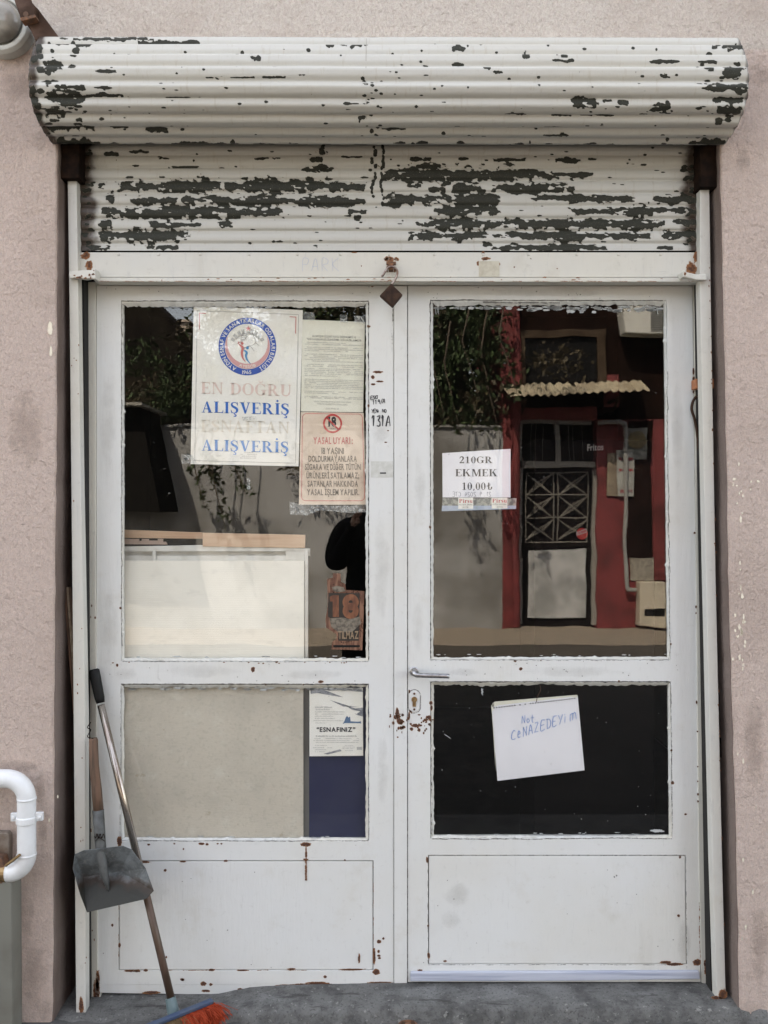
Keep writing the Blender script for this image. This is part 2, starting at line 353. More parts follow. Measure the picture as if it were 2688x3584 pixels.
    if ch == 'u': return [rc(.06,.15,.2,.66), rc(.36,0,.5,.66), st([(.13,.18),(.2,.04),(.38,.12)], [.13,.09,.06]), rc(0,.61,.12,.66), rc(.44,0,.58,.05)], .58
    return [rc(0,0,.3,.5)], .4
# single-stroke hand
HW = {'E':[[(.6,1),(.1,1),(.05,0),(.6,.02)],[(.08,.5),(.5,.52)]],'S':[[(.55,.9),(.3,1),(.1,.8),(.3,.55),(.5,.3),(.3,0),(.02,.1)]],'K':[[(.1,1),(.08,0)],[(.55,1),(.1,.5),(.6,0)]],
 'I':[[(.1,1),(.08,0)]],'1':[[(.02,.75),(.2,1),(.18,0)]],'9':[[(.5,.7),(.3,1),(.08,.75),(.25,.5),(.48,.7),(.42,0)]],'/':[[(.5,1.1),(.05,-.1)]],
 'A':[[(.0,0),(.3,1),(.55,0)],[(.08,.38),(.5,.38)]],'Y':[[(.02,1),(.28,.5)],[(.58,1),(.2,0)]],'N':[[(.05,0),(.1,1)],[(.1,1),(.5,.02)],[(.5,.02),(.55,1)]],'i':[[(.1,.65),(.1,0)],[(.11,.92),(.13,.86)]],
 'O':[[(.3,1),(.05,.6),(.15,.05),(.45,.05),(.55,.6),(.3,1)]],'o':[[(.3,.6),(.08,.3),(.25,0),(.5,.25),(.3,.6)]],'3':[[(.05,.9),(.35,1),(.45,.75),(.2,.55),(.5,.35),(.4,.02),(.02,.05)]],
 '0':[[(.3,1),(.05,.6),(.15,.05),(.45,.05),(.55,.6),(.3,1)]],'2':[[(.05,.8),(.3,1),(.5,.75),(.05,.03),(.55,.02)]],'4':[[(.3,1),(.02,.35),(.55,.38)],[(.42,.7),(.4,0)]],'.':[[(.1,.08),(.13,.0)]],
 ':':[[(.1,.6),(.12,.5)],[(.1,.15),(.12,.05)]],'C':[[(.6,.85),(.35,1),(.08,.6),(.15,.1),(.45,0),(.6,.1)]],'e':[[(.1,.4),(.45,.45),(.3,.75),(.08,.4),(.2,.02),(.5,.08)]],'Z':[[(.02,1),(.5,1)],[(.5,1),(.04,.02)],[(.04,.02),(.55,.02)]],
 'D':[[(.1,0),(.1,1)],[(.02,1),(.4,.9),(.58,.5),(.4,.08),(.02,0)]],'t':[[(.25,1),(.22,.05),(.4,.0)],[(.02,.6),(.5,.62)]],'m':[[(.02,0),(.08,.7)],[(.08,.66),(.35,.7),(.42,.0)],[(.42,.6),(.75,.7),(.85,0)]],
 'P':[[(.08,0),(.1,1),(.5,.9),(.45,.55),(.1,.5)]],'R':[[(.08,0),(.1,1),(.5,.9),(.45,.55),(.1,.5),(.5,0)]],'T':[[(.0,1),(.6,1)],[(.3,1),(.28,0)]]}
def hand(mb, text, x0, y0, h, wd, d, rise=0., mirror=False, step=.8, jit=.04, width=1.):
    x = 0; rr = random.Random(len(text)+int(x0))
    n_ = len(text)*step*h
    for j, ch in enumerate(text):
        if ch != ' ':
            for s_ in HW[ch]:
                pts = []
                for a, b in s_:
                    lx = (x+a*h*width+rr.uniform(-jit, jit)*h); ly = b*h+rr.uniform(-jit, jit)*h
                    px = x0+(n_-lx if mirror else lx); pts.append((px, y0-ly-rise*lx))
                q = catmull([(a, b, 0) for a, b in pts], 4) if len(pts) > 2 else [Vector((a, b, 0)) for a, b in pts]
                vs, fs = st([(v.x, v.y) for v in q], [wd*.8, wd, wd*.7], sm=False)
                mb.add([P(a, b, d+.00003*(j % 3)) for a, b in vs], fs)
        x += step*h*width
# decal shapes in pixel space
def splat(mb, x, y, rx, ry, d, amp=1., n=14):
    vs = [P(x, y, d)]; a = [amp]
    for k, f in ((1,.55),(2,1.)):
        for i in range(n):
            q = 2*math.pi*i/n; j = random.uniform(.8, 1.15)
            vs.append(P(x+math.cos(q)*rx*f*j, y+math.sin(q)*ry*f*j, d)); a.append(amp*.7 if k == 1 else 0.)
    fs = [(0, 1+i, 1+(i+1) % n) for i in range(n)]+[(1+i, 1+n+i, 1+n+(i+1) % n, 1+(i+1) % n) for i in range(n)]
    mb.add(vs, fs, a)
def streak(mb, pts, wd, d, amp=.8, wob=0.):
    q = []
    for (a, b), (c, e) in zip(pts[:-1], pts[1:]):
        k = max(2, int(math.hypot(c-a, e-b)/14))
        q += [Vector((a+(c-a)*i/k, b+(e-b)*i/k, 0)) for i in range(k)]
    q.append(Vector((*pts[-1], 0)))
    vs = []; a = []; m_ = len(q); off = 0
    for i, p in enumerate(q):
        t = (q[min(i+1, m_-1)]-q[max(i-1, 0)]).normalized(); nn = Vector((-t.y, t.x, 0)); off = .7*off+random.uniform(-wob, wob)
        am = amp*random.uniform(.55, 1)
        for s_, q_ in ((-1,0),(0,1),(1,0)):
            v = p+nn*(s_*wd/2*random.uniform(.7, 1.2)+off); vs.append(P(v.x, v.y, d)); a.append(am*q_)
    mb.add(vs, [(3*i+j, 3*i+j+1, 3*i+j+4, 3*i+j+3) for i in range(m_-1) for j in (0,1)], a)

# ------------------------------------------------------------ numpy noise for the shutter chips
def vnoise(X, Y, sx, sy, seed):
    r = np.random.default_rng(seed); G = r.random((256, 256))
    a = X/sx; b = Y/sy; i = np.floor(a).astype(int); j = np.floor(b).astype(int); u = a-i; v = b-j
    u = u*u*(3-2*u); v = v*v*(3-2*v); g = lambda p, q: G[p % 256, q % 256]
    return (g(i,j)*(1-u)+g(i+1,j)*u)*(1-v)+(g(i,j+1)*(1-u)+g(i+1,j+1)*u)*v
def fbm(X, Y, sx, sy, seed, o=4):
    s_ = 0; a = .5; t = 0
    for k in range(o): s_ = s_+a*vnoise(X, Y, sx, sy, seed+k); t += a; a *= .55; sx /= 2; sy /= 2
    return s_/t
def chips(X, Y, bands, dots):
    F = np.zeros_like(X)
    wob = (fbm(X, Y, 60, 30, 11)-.5)*26; edge = (fbm(X, Y, 16, 12, 23, 4)-.5)
    for x0, x1, y, th in bands:
        cx, hx = (x0+x1)/2, (x1-x0)/2
        r = np.maximum(np.abs(X-cx)/np.maximum(hx, 1), 0)
        tv = .62+1.0*vnoise(X+y*7, Y*0+y, 46, 9, 41)
        dy = np.abs(Y+wob*min(1., th/30)-y)/(th/2*tv*(1.10-.45*r**3))
        ex = (np.abs(X-cx)-hx)/(th*.6)
        f = 1-np.maximum(dy, 1+ex)+.5
        F = np.maximum(F, f+edge*1.7)
    F = F-np.clip((fbm(X, Y, 26, 9, 77, 3)-.60)*7, 0, 1)
    for x, y, rx, ry in dots:
        f = 1.5-np.sqrt(((X-x)/rx)**2+((Y-y)/ry)**2); F = np.maximum(F, f+edge*1.6)
    return np.clip(F, 0, 1)
def scatter(n_, x0, x1, y0, y1, r0, r1): return [(rng.uniform(x0, x1), rng.uniform(y0, y1), rng.uniform(r0, r1)*1.7, rng.uniform(r0, r1)*.7) for _ in range(n_)]
def grid_obj(name, pts, nr, nc, ma, so_, mat, parent):
    me = bpy.data.meshes.new(name); org = ORI[parent]
    me.from_pydata((pts-np.array(org)).tolist(), [], [(r*nc+c, r*nc+c+1, (r+1)*nc+c+1, (r+1)*nc+c) for r in range(nr-1) for c in range(nc-1)])
    for nm, ar in (('m', ma), ('s', so_)):
        at = me.attributes.new(nm, 'FLOAT', 'POINT'); at.data.foreach_set('value', ar.ravel().astype(np.float32))
    me.materials.append(mat); me.polygons.foreach_set('use_smooth', [True]*len(me.polygons)); me.update()
    o = bpy.data.objects.new(name, me); C.objects.link(o); o.parent = parent; ORI[o] = org; return o

# ============================================================ THE SHOP BUILDING
bld = thing('shop_building', 'pink stucco shop building whose doorway holds the white double door', 'building', (0, .2, 0))
def jit(pts, a=2.2):
    o = []
    for (x0, y0), (x1, y1) in zip(pts[:-1], pts[1:]):
        k = max(1, int(math.hypot(x1-x0, y1-y0)/60))
        o += [(x0+(x1-x0)*i/k+random.uniform(-a, a), y0+(y1-y0)*i/k) for i in range(k)]
    return o+[pts[-1]]
WF = .13
b = MB()
le = jit([(200,420),(199,900),(196,1500),(190,2200),(188,2700),(184,3300),(181,3640)])
re_ = jit([(2520,420),(2530,900),(2543,1500),(2552,2000),(2565,2450),(2580,3000),(2588,3400),(2594,3640)])
b.prism([(-4000,-3800),(-4000,3640)]+le[::-1]+re_+[(6500,3640),(6500,-3800)], WF, -.1)
part('wall', b, WALL, bld, bevel=.006, seg=3)
# rough render lining of the reveals
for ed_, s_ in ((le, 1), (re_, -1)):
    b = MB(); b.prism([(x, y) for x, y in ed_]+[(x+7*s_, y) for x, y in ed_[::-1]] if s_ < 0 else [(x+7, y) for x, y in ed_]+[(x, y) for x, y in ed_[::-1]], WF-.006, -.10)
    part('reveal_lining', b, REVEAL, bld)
b = MB(); zt = 7.4
b.box(-5, 5, -.35, 9, zt, zt+.2); part('roof', b, simple('concrete', (.35,.34,.32), .9, 0, (.25,.24,.22), 3), bld)
b = MB()
SC = decal('paint_scuff', (.80,.72,.58), (.86,.80,.66), 90, .85, .5, .62)
for _ in range(26): splat(b, random.gauss(2592, 10), random.uniform(1620, 2330), random.uniform(4, 9), random.uniform(5, 22), WF+.0012, .9)
for _ in range(8): splat(b, random.gauss(2600, 18), random.uniform(2300, 3400), random.uniform(4, 9), random.uniform(6, 22), WF+.0012, .8)
for _ in range(7): splat(b, random.uniform(2560, 2660), random.uniform(1630, 1740), random.uniform(6, 13), random.uniform(4, 12), WF+.0012, .8)
part('paint_scuffs', b, SC, bld)
b = MB()
for x, y, a, c in ((60,2680,120,26),(140,2760,26,90),(150,2900,22,120),(120,3420,60,160),(160,3540,40,60),(90,3200,40,120),(2640,2600,60,220),(2660,3300,50,200),(2630,3540,60,60),(60,300,90,80),(2660,260,60,60),(150,480,50,60),(2600,560,40,60),(90,1500,90,200)): splat(b, x, y, a, c, WF+.0011, .9)
part('wall_stains', b, decal('wall_stain', (.34,.25,.20), (.26,.19,.16), 26, .24, .25, 1.), bld)
b = MB()
for x, y, a, c in ((175,1150,14,40),(178,1230,8,30),(172,2870,7,16),(202,2788,4,9)): splat(b, x, y, a, c, WF+.0012, 1)
part('paint_scuffs', b, SC, bld)
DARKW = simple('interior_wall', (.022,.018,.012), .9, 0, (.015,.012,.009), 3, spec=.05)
b = MB()
b.box(-5,-4.9,-.1,9,-.2,zt); b.box(4.9,5,-.1,9,-.2,zt); b.box(-4.9,4.9,8.9,9,-.2,zt); b.box(-4.9,4.9,.1,8.9,3.0,3.1)
b.box(-1.9,-1.8,.1,4,0,3); b.box(1.8,1.9,.1,4,0,3); b.box(-1.8,1.8,3.9,4,0,3)
part('inner_wall', b, DARKW, bld)
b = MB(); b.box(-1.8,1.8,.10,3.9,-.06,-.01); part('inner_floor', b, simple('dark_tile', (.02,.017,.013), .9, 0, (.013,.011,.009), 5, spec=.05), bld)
# header behind the shutter
b = MB(); b.pbox(205, 380, 2500, 984, -.055, -.1); part('lintel', b, DARKM, bld)

# ground
m = M('concrete_threshold', (.155,.155,.15), .9, spec=.25)
m.mix(m.ramp(m.noise(14, 6, .65), .4, .65), (.085,.085,.082)); m.mix(m.ramp(m.noise(5, 5, stretch=(1,2,1), off=(4,0,0)), .5, .7, 0, .6), (.24,.245,.24))
m.mix(m.ramp(m.noise(60, 4), .62, .7, 0, .6), (.32,.32,.30)); m.mix(m.ramp(m.noise(130, 4, .7, off=(2,0,0)), .54, .64, 0, .6), (.05,.05,.048)); m.mix(m.ramp(m.noise(8, 5, .7, stretch=(.5,3,1), off=(9,0,0)), .60, .64, 0, .7), (.05,.048,.045)); m.bump(m.noise(70, 5, .7), .009, 1); m.bump(m.noise(9, 3), .014, .8); CONC = m.m
def gz(x): # height of the threshold surface along the door
    pts = [(200,3487),(760,3479),(870,3456),(1000,3447),(1430,3438),(2460,3440),(2700,3440)]
    for (a, ya), (c, yc) in zip(pts[:-1], pts[1:]):
        if a <= x <= c: return H+(CY-(ya+(yc-ya)*(x-a)/(c-a)))*S
    return H+(CY-(3487 if x < 200 else 3440))*S
b = MB(); nx = 90
for i in range(nx+1):
    px = 165+(2620-165)*i/nx; z = gz(px); X = (px-CX)*S
    ed = .125+.006*math.sin(i*1.7)+random.uniform(-.004, .004)
    for y, dz in ((.10,0),(.0,0),(-.05,-.001),(-.09,-.003),(-ed,-.006),(-ed-.008,-.016),(-ed-.014,-.05)): b.v.append((X, y, z+dz+random.uniform(-.0008,.0008))); b.a.append(0)
b.f = [(i*7+j, (i+1)*7+j, (i+1)*7+j+1, i*7+j+1) for i in range(nx) for j in range(6)]
tag(part('threshold', b, CONC, smooth=True), kind='structure')
m = M('pavement', (.10,.10,.095), .9); m.mix(m.ramp(m.noise(7, 6), .4, .7), (.06,.06,.06)); m.mix(m.ramp(m.noise(40, 4), .6, .72, 0, .7), (.27,.26,.24)); m.bump(m.noise(80, 4), .004, 1); PAVE = m.m
b = MB(); b.box(-8, 8, -1.6, .2, -.30, -.030); tag(part('pavement', b, PAVE), kind='structure')
m = M('asphalt', (.045,.045,.043), .9, spec=.15); m.mix(m.ramp(m.noise(3, 6), .45, .7), (.06,.058,.055)); m.bump(m.noise(150, 3), .004, 1); ASPH = m.m
b = MB(); b.box(-60, 60, -70, 60, -.6, -.15); tag(part('ground', b, ASPH), kind='structure')

# ============================================================ ROLLER SHUTTER
sh = thing('roller_shutter', 'corrugated white roller shutter with flaking paint, raised above the double door', 'roller shutter', P(1344, 985, .05))
# curtain
CD = .045; yrows = np.arange(478, 884, 3.6); xc = np.arange(268, 2452, 3.4)
ph = ((yrows-500+44*2) % 44.2)/44.2
prof = .0115*np.interp(ph, [0,.06,.16,.35,.6,.82,.93,1], [0,.45,.72,.93,1,.9,.6,0])
X, Y = np.meshgrid(xc, yrows)
k = (D-CD)/D*S
pts = np.stack([(X-CX)*k, -(CD+prof[:, None]+0*X), H+(CY-Y)*k+(fbm(X, Y, 300, 300, 5)-.5)*.001], -1).reshape(-1, 3)
bands = [(421,1282,655,38),(345,372,661,20),(372,405,698,26),(460,625,708,24),(640,1276,707,30),(365,990,748,32),(350,400,785,26),(520,705,790,24),(762,818,790,20),
 (352,664,827,34),(305,390,870,16),(515,628,870,16),(1118,1140,535,34),(1085,1130,562,18),(1055,1165,595,24),(890,985,560,9),(1195,1268,553,8),(362,420,541,14),(455,525,537,8),(1215,1285,748,20),(1240,1265,760,26),
 (1435,1512,563,16),(1455,1545,587,18),(1600,1640,563,14),(1718,1842,565,16),(1770,1805,580,10),(1940,2030,566,16),(2055,2085,562,12),
 (1340,1880,616,38),(1880,2070,617,20),(1425,1478,651,20),(1498,1560,668,14),(1580,1680,661,26),(1720,2010,661,26),
 (1340,1745,703,36),(1855,2218,699,22),(2280,2445,701,24),(1515,1750,739,28),(1992,2445,744,26),(1455,1485,785,14),(1475,1760,787,30),(1760,2330,786,32),(2350,2445,782,22),
 (1433,1750,828,28),(1750,2275,829,30),(2316,2445,825,24),(1688,1722,859,14),(1708,1780,872,12),(1765,2122,869,20),(2296,2352,873,12),(560,600,560,6),(590,700,588,5)]
dots = [(1305+rng.uniform(-9,12), y, 6, 7) for y in range(520, 700, 13)]+[(1338+rng.uniform(-5,5), y, 5, 9) for y in range(505, 720, 15)]
dots += scatter(110, 300, 2420, 520, 870, 2, 5)+[(300+rng.uniform(-10,30), rng.uniform(520,870), 9, 5) for _ in range(24)]+[(2415+rng.uniform(-30,20), rng.uniform(540,870), 10, 6) for _ in range(26)]
dots += [(rng.uniform(300,2400), 538+44.2*rng.integers(0,8)+rng.uniform(-3,3), rng.uniform(6,16), 2.2) for _ in range(60)]
ma = chips(X, Y, bands, dots)
so_ = np.clip(1.25-(X-275)/(90+80*(fbm(X, Y, 200, 60, 3)-.5)), 0, 1.2)+np.clip(1.25-(2446-X)/(75+70*(fbm(X, Y, 200, 60, 9)-.5)), 0, 1.2)
grid_obj('curtain', pts, len(yrows), len(xc), ma, so_, SHUT, sh)
# hood: a barrel of corrugated sheet
prs = [(136,.235),(165,.262),(205,.288),(255,.302),(320,.298),(378,.274),(425,.238),(462,.196),(488,.156),(507,.118)]
wz = [Vector((dd, H+(CY-y)*S*(D-dd)/D, y)) for y, dd in prs]; dense = catmull(wz, 24)
al = [0]
for a, c in zip(dense[:-1], dense[1:]): al.append(al[-1]+math.hypot(c.x-a.x, c.y-a.y))
al = np.array(al); L_ = al[-1]; ns = 150; ss = np.linspace(0, L_, ns)
dd = np.interp(ss, al, [v.x for v in dense]); zz = np.interp(ss, al, [v.y for v in dense]); yy = np.interp(ss, al, [v.z for v in dense])
tx = np.gradient(dd, ss); tz = np.gradient(zz, ss); nd_, nz_ = -tz, tx; ln = np.hypot(nd_, nz_); nd_ /= ln; nz_ /= ln
sg = np.sign(nd_.mean()); nd_ *= sg; nz_ *= sg
pit = .0475; q_ = (ss+.010)/pit*2*np.pi; rib = .0056*np.sin(q_)+.0016*np.sin(2*q_+.8)
dd2 = dd+nd_*rib; zz2 = zz+nz_*rib
XL, XR = -.9935, 1.0195; xw = np.linspace(XL, XR, 720)
kx = S*(D-dd)/D
XP = CX+xw[None, :]/kx[:, None]; YP = np.repeat(yy[:, None], len(xw), 1)
rag = np.zeros(ns)
xx = np.repeat(xw[None, :], ns, 0).copy()
xx[:, 0] += (np.abs(((ss/pit) % 1)-.5)-.25)*.018; xx[:, -1] -= (np.abs(((ss/pit) % 1)-.5)-.25)*.018
pts = np.stack([xx, -(dd2[:, None]+0*xx+(fbm(XP, YP, 240, 90, 31)-.5)*.004), zz2[:, None]-.0030*(xx-XL)/2+(fbm(XP, YP, 400, 400, 33)-.5)*.002], -1).reshape(-1, 3)
hb = [(154,300,340,46),(290,430,335,16),(158,222,237,34),(240,262,226,16),(335,410,252,14),(250,322,160,18),(170,250,161,8),(210,240,140,6),(258,540,141,7),(480,700,148,10),(640,700,151,10),(878,915,207,14),(1140,1170,163,12),(1190,1268,158,16),(240,300,305,12),(330,395,308,9),
 (160,230,395,40),(180,330,450,22),(200,350,492,18),(600,780,497,11),(880,960,499,14),(385,450,448,10),(510,590,455,10),(2000,2088,357,34),(2110,2145,352,14),(2160,2200,354,14),(2275,2350,372,44),(2525,2600,243,40),(2525,2605,163,22),(2470,2615,305,26),(2495,2605,345,28),(2510,2595,380,26),(2500,2525,420,14),(2450,2600,308,12),
 (1825,1852,197,22),(1930,2010,213,9),(1960,1985,203,12),(2270,2380,214,10),(2440,2520,214,7),(2280,2350,262,14),(1690,1715,240,16),(1725,1760,253,9),(1580,1625,220,10),(1480,1500,224,8),(1905,1970,443,12),(1900,1990,465,10),(1765,1845,398,10),(1930,2000,404,8),(2030,2150,404,7),(1335,1420,453,5),(2240,2280,396,9),(1740,1810,507,10),(1440,1475,512,14),(2440,2540,492,12),(1200,1290,360,6),(560,700,340,5),(720,1000,268,5),(1580,1640,172,10)]
hd = scatter(170, 150, 2560, 150, 500, 2, 5)+scatter(40, 140, 300, 150, 500, 4, 10)+scatter(30, 2440, 2600, 150, 490, 3, 8)+[(rng.uniform(300,2500), 496+rng.uniform(-5,5), rng.uniform(6,18), 3) for _ in range(45)]+[(1280+rng.uniform(-30,60), rng.uniform(160,490), 7, 4) for _ in range(22)]
hd += [(118+rng.uniform(-15,30), rng.uniform(160,490), 14, 10) for _ in range(18)]
hb = [(a, c, e, f*.8) for a, c, e, f in hb]; ma = chips(XP, YP, hb, hd)
so_ = np.clip(1.2-(XP-XP[:, :1])/45, 0, 1.2)+np.clip(1-(XP[:, -1:]-XP)/22, 0, 1)*.8
ho = grid_obj('hood', pts, ns, len(xw), ma, so_, SHUT, sh)
sm_ = ho.modifiers.new('sheet', 'SOLIDIFY'); sm_.thickness = .0015; sm_.offset = -1
# end plates, top flashing, seams
b = MB()
for xe, s_ in ((XL+.006, 1), (XR-.006, -1)):
    pl = [(-WF+.001, zz[0]+.002)]+[(-(a-.006), c) for a, c in zip(dd2[::3], zz2[::3])]+[(-CD+.01, zz[-1]+.004)]
    vs = [Vector((xe, a, c)) for a, c in pl]+[Vector((xe+.004*s_, a, c)) for a, c in pl]; n_ = len(pl)
    b = MB(); b.add(vs, [tuple(range(n_)), tuple(range(2*n_-1, n_-1, -1))]+[(i, (i+1) % n_, (i+1) % n_+n_, i+n_) for i in range(n_)])
    part('end_plate', b, DARKM, sh)
b = MB(); b.box(XL, XR, -dd[0]+.001, -WF+.0, zz[0]-.004, zz[0]-.0015); part('top_flashing', b, SHUT, sh)
for xs, y0, y1 in ((1281, 0, 1),):
    b = MB(); xw_ = (xs-CX)*S*.89
    q = [(xw_, -(a+.0012), c) for a, c in zip(dd2[2:], zz2[2:])]
    vs = []
    for x_, y_, z_ in q: vs += [(x_-.0011, y_, z_), (x_+.0011, y_, z_)]
    b.add(vs, [(2*i, 2*i+1, 2*i+3, 2*i+2) for i in range(len(q)-1)]); part('seam', b, simple('seam_grey', (.36,.35,.31), .7), sh)
# bottom rail
b = MB(); b.pbox(272, 883, 2452, 970, .060, .035); b.prism([(330,971.5),(332,985),(700,987),(1300,984),(2000,987),(2450,986),(2452,971.5)], .070, .03)
part('bottom_rail', b, PR, sh, bevel=.0012)
b = MB()
for x in (415,555,700,872,1040,1192,1362,1520,1690,1850,2018,2164,2312):
    b = MB(); b.lathe(P(x, 891, .060), (0,-1,0), [(.0045,0),(.004,.0012),(.002,.002)], 12); part('rivet', b, PR, sh, smooth=True)
b = MB(); b.pbox(1676, 914, 1748, 968, .0612, .060); part('worn_label', b, simple('faded_label', (.52,.49,.40), .7, 0, (.42,.38,.3), 40), sh, label='faded beige rectangle on the shutter rail')
b = MB(); hand(b, 'PARK', 1056, 948, 44, 2.2, .0605, step=.78); part('pencil_writing', b, simple('pencil_grey', (.46,.48,.54), .8), sh, label='faint pencilled word on the shutter rail')
b = MB()
for _ in range(26): x = random.uniform(340, 2440); splat(b, x, 972+random.uniform(-3, 12), random.uniform(3, 12), random.uniform(1.5, 4), .0706, .8)
for x, y, a, c in ((1362,908,26,16),(1352,906,12,8),(1388,907,12,10),(1674,922,10,12),(1745,925,9,10),(1700,905,26,8),(1690,885,9,7),(1362,975,16,8),(420,975,20,3),(1240,884,14,3),(1265,931,3,3),(1800,935,4,4),(1950,940,4,3),(330,960,30,16),(312,930,20,30),(2420,940,30,36),(2440,900,20,30),(2405,980,26,10),(300,895,26,20)): splat(b, x, y, a, c, .0606, .95)
for x in (1352, 1690): streak(b, [(x,905),(x+3,960)], 10, .0606, .5)
for x0 in range(340, 2440, 90):
    if random.random() < .8: streak(b, [(x0,984),(x0+random.uniform(40,88),985)], 5, .0708, .9)
part('rust_stain', b, DRUST, sh)
# guides
for pts_, df_ in (([(236,628),(268,626),(283,1700),(298,2500),(300,3560),(266,3572),(257,2500),(249,1700),(243,1100)], .085), ([(2450,642),(2483,640),(2488,1000),(2505,2000),(2528,3000),(2541,3488),(2508,3496),(2493,3000),(2470,2000),(2449,1000)], .085)):
    b = MB(); b.prism(pts_, df_, df_-.035); g = part('guide_rail', b, PR, sh, bevel=.002)
b = MB(); GB = simple('gap_black', (.012,.011,.010), .9); b.prism([(262,610),(292,610),(301,2600),(306,3520),(296,3560),(270,3560)], .045, -.02); part('gap_fill', b, GB, sh); b = MB(); b.prism([(2440,600),(2470,600),(2512,3490),(2488,3490),(2462,2000),(2446,1000)], .045, -.02)  # solid black fill: the shade of the gap beside each guide, as colour
part('gap_fill', b, GB, sh)
b = MB(); b.pbox(203, 470, 277, 624, .108, .0); part('side_bracket', b, DARKM, sh, bevel=.003); b = MB(); b.pbox(2450, 470, 2518, 655, .108, .0); part('side_bracket', b, DARKM, sh, bevel=.003)
b = MB(); b.prism([(243,950),(240,962),(246,974),(262,971),(300,976),(328,972),(330,946),(300,944),(262,948)], .104, .085); b.pbox(322,940,334,976,.105,.06); part('latch', b, [PR], sh, bevel=.002, label='rust speckled latch at the left end of the rail')
b = MB(); b.prism([(2393,950),(2410,953),(2440,960),(2472,958),(2475,980),(2440,980),(2405,972),(2393,966)], .104, .085); b.pbox(2390,946,2400,970,.105,.06); part('latch', b, [PR], sh, bevel=.003, label='white latch at the right end of the rail')
b = MB()
for _ in range(12): splat(b, random.uniform(250,330), random.uniform(946,974), random.uniform(3,9), random.uniform(2,7), .1052, 1)
for x,y,a,c in ((2398,958,6,8),(2508,3492,26,10),(2530,3480,22,26),(284,3520,12,46)): splat(b, x, y, a, c, .0858 if y > 1000 else .1052, 1.1)
for _ in range(26):
    t = random.random(); y = 700+2750*t; splat(b, (2484 if y < 1000 else 2484+(y-1000)*.0225)+random.uniform(-3, 1), y, random.uniform(2,4), random.uniform(3,8), .0856, .9)
for _ in range(18):
    y = random.uniform(700, 3500); splat(b, 283+(y-1700)*.010+random.uniform(-30, 4), y, random.uniform(2,4), random.uniform(3,7), .0856, .85)
part('guide_rust', b, DRUST, sh)
# hasp
hp = MB(); hp.pbox(1352, 915, 1386, 925, .066, .058); hp.pbox(1360, 920, 1377, 942, .092, .055); hp.tube([P(1368+14*math.cos(q), 946+20*math.sin(q), .083) for q in [R(a) for a in range(-200, 30, 20)]], .0035, 8)
part('hasp', hp, RUST, sh, bevel=.001)

pl = thing('padlock', 'dark rusty padlock turned on its corner, hanging open-shackled from the shutter', 'padlock', P(1369, 1034, .085))
b = MB(); b.prism([(1369,992),(1329,1034),(1374,1074),(1409,1031)], .096, .076); b.prism([(1364,998),(1334,1034),(1373,1069),(1371,1034)], .0985, .096)
part('lock_body', b, simple('padlock_iron', (.028,.016,.012), .75, 0, (.06,.032,.02), 50, .001, spec=.2), pl, bevel=.003)
b = MB(); b.tube(catmull([P(*q) for q in ((1335,968,.09),(1341,962,.092),(1350,948,.094),(1360,936,.094),(1374,933,.094),(1387,942,.093),(1391,956,.090),(1384,976,.088),(1371,996,.086))], 5), .0036, 10)
part('shackle', b, simple('worn_steel', (.42,.36,.33), .35, .9, (.16,.10,.08), 60), pl, smooth=True)

# ============================================================ DOORS
def wr(x, y):  # slight lean of the right leaf
    return x+28*(x-1425)/1000*(y-1000)/2400 if x > 1425 else x
def frame_mesh(xs, ys, holes, df, db, warp):
    b = MB(); vi = {}
    def V(i, j, f):
        if (i, j, f) not in vi:
            p = P(warp(xs[i], ys[j]), ys[j], df); vi[(i, j, f)] = len(b.v); b.v.append((p.x, -(df if f else db), p.z)); b.a.append(0)
        return vi[(i, j, f)]
    solid = lambda i, j: 0 <= i < len(xs)-1 and 0 <= j < len(ys)-1 and (i, j) not in holes
    for i in range(len(xs)-1):
        for j in range(len(ys)-1):
            if not solid(i, j): continue
            b.f.append((V(i,j,1),V(i,j+1,1),V(i+1,j+1,1),V(i+1,j,1))); b.f.append((V(i,j,0),V(i+1,j,0),V(i+1,j+1,0),V(i,j+1,0)))
            if not solid(i-1, j): b.f.append((V(i,j,1),V(i,j,0),V(i,j+1,0),V(i,j+1,1)))
            if not solid(i+1, j): b.f.append((V(i+1,j,1),V(i+1,j+1,1),V(i+1,j+1,0),V(i+1,j,0)))
            if not solid(i, j-1): b.f.append((V(i,j,1),V(i+1,j,1),V(i+1,j,0),V(i,j,0)))
            if not solid(i, j+1): b.f.append((V(i,j+1,1),V(i,j+1,0),V(i+1,j+1,0),V(i+1,j+1,1)))
    b.mi = [0]*len(b.f); return b
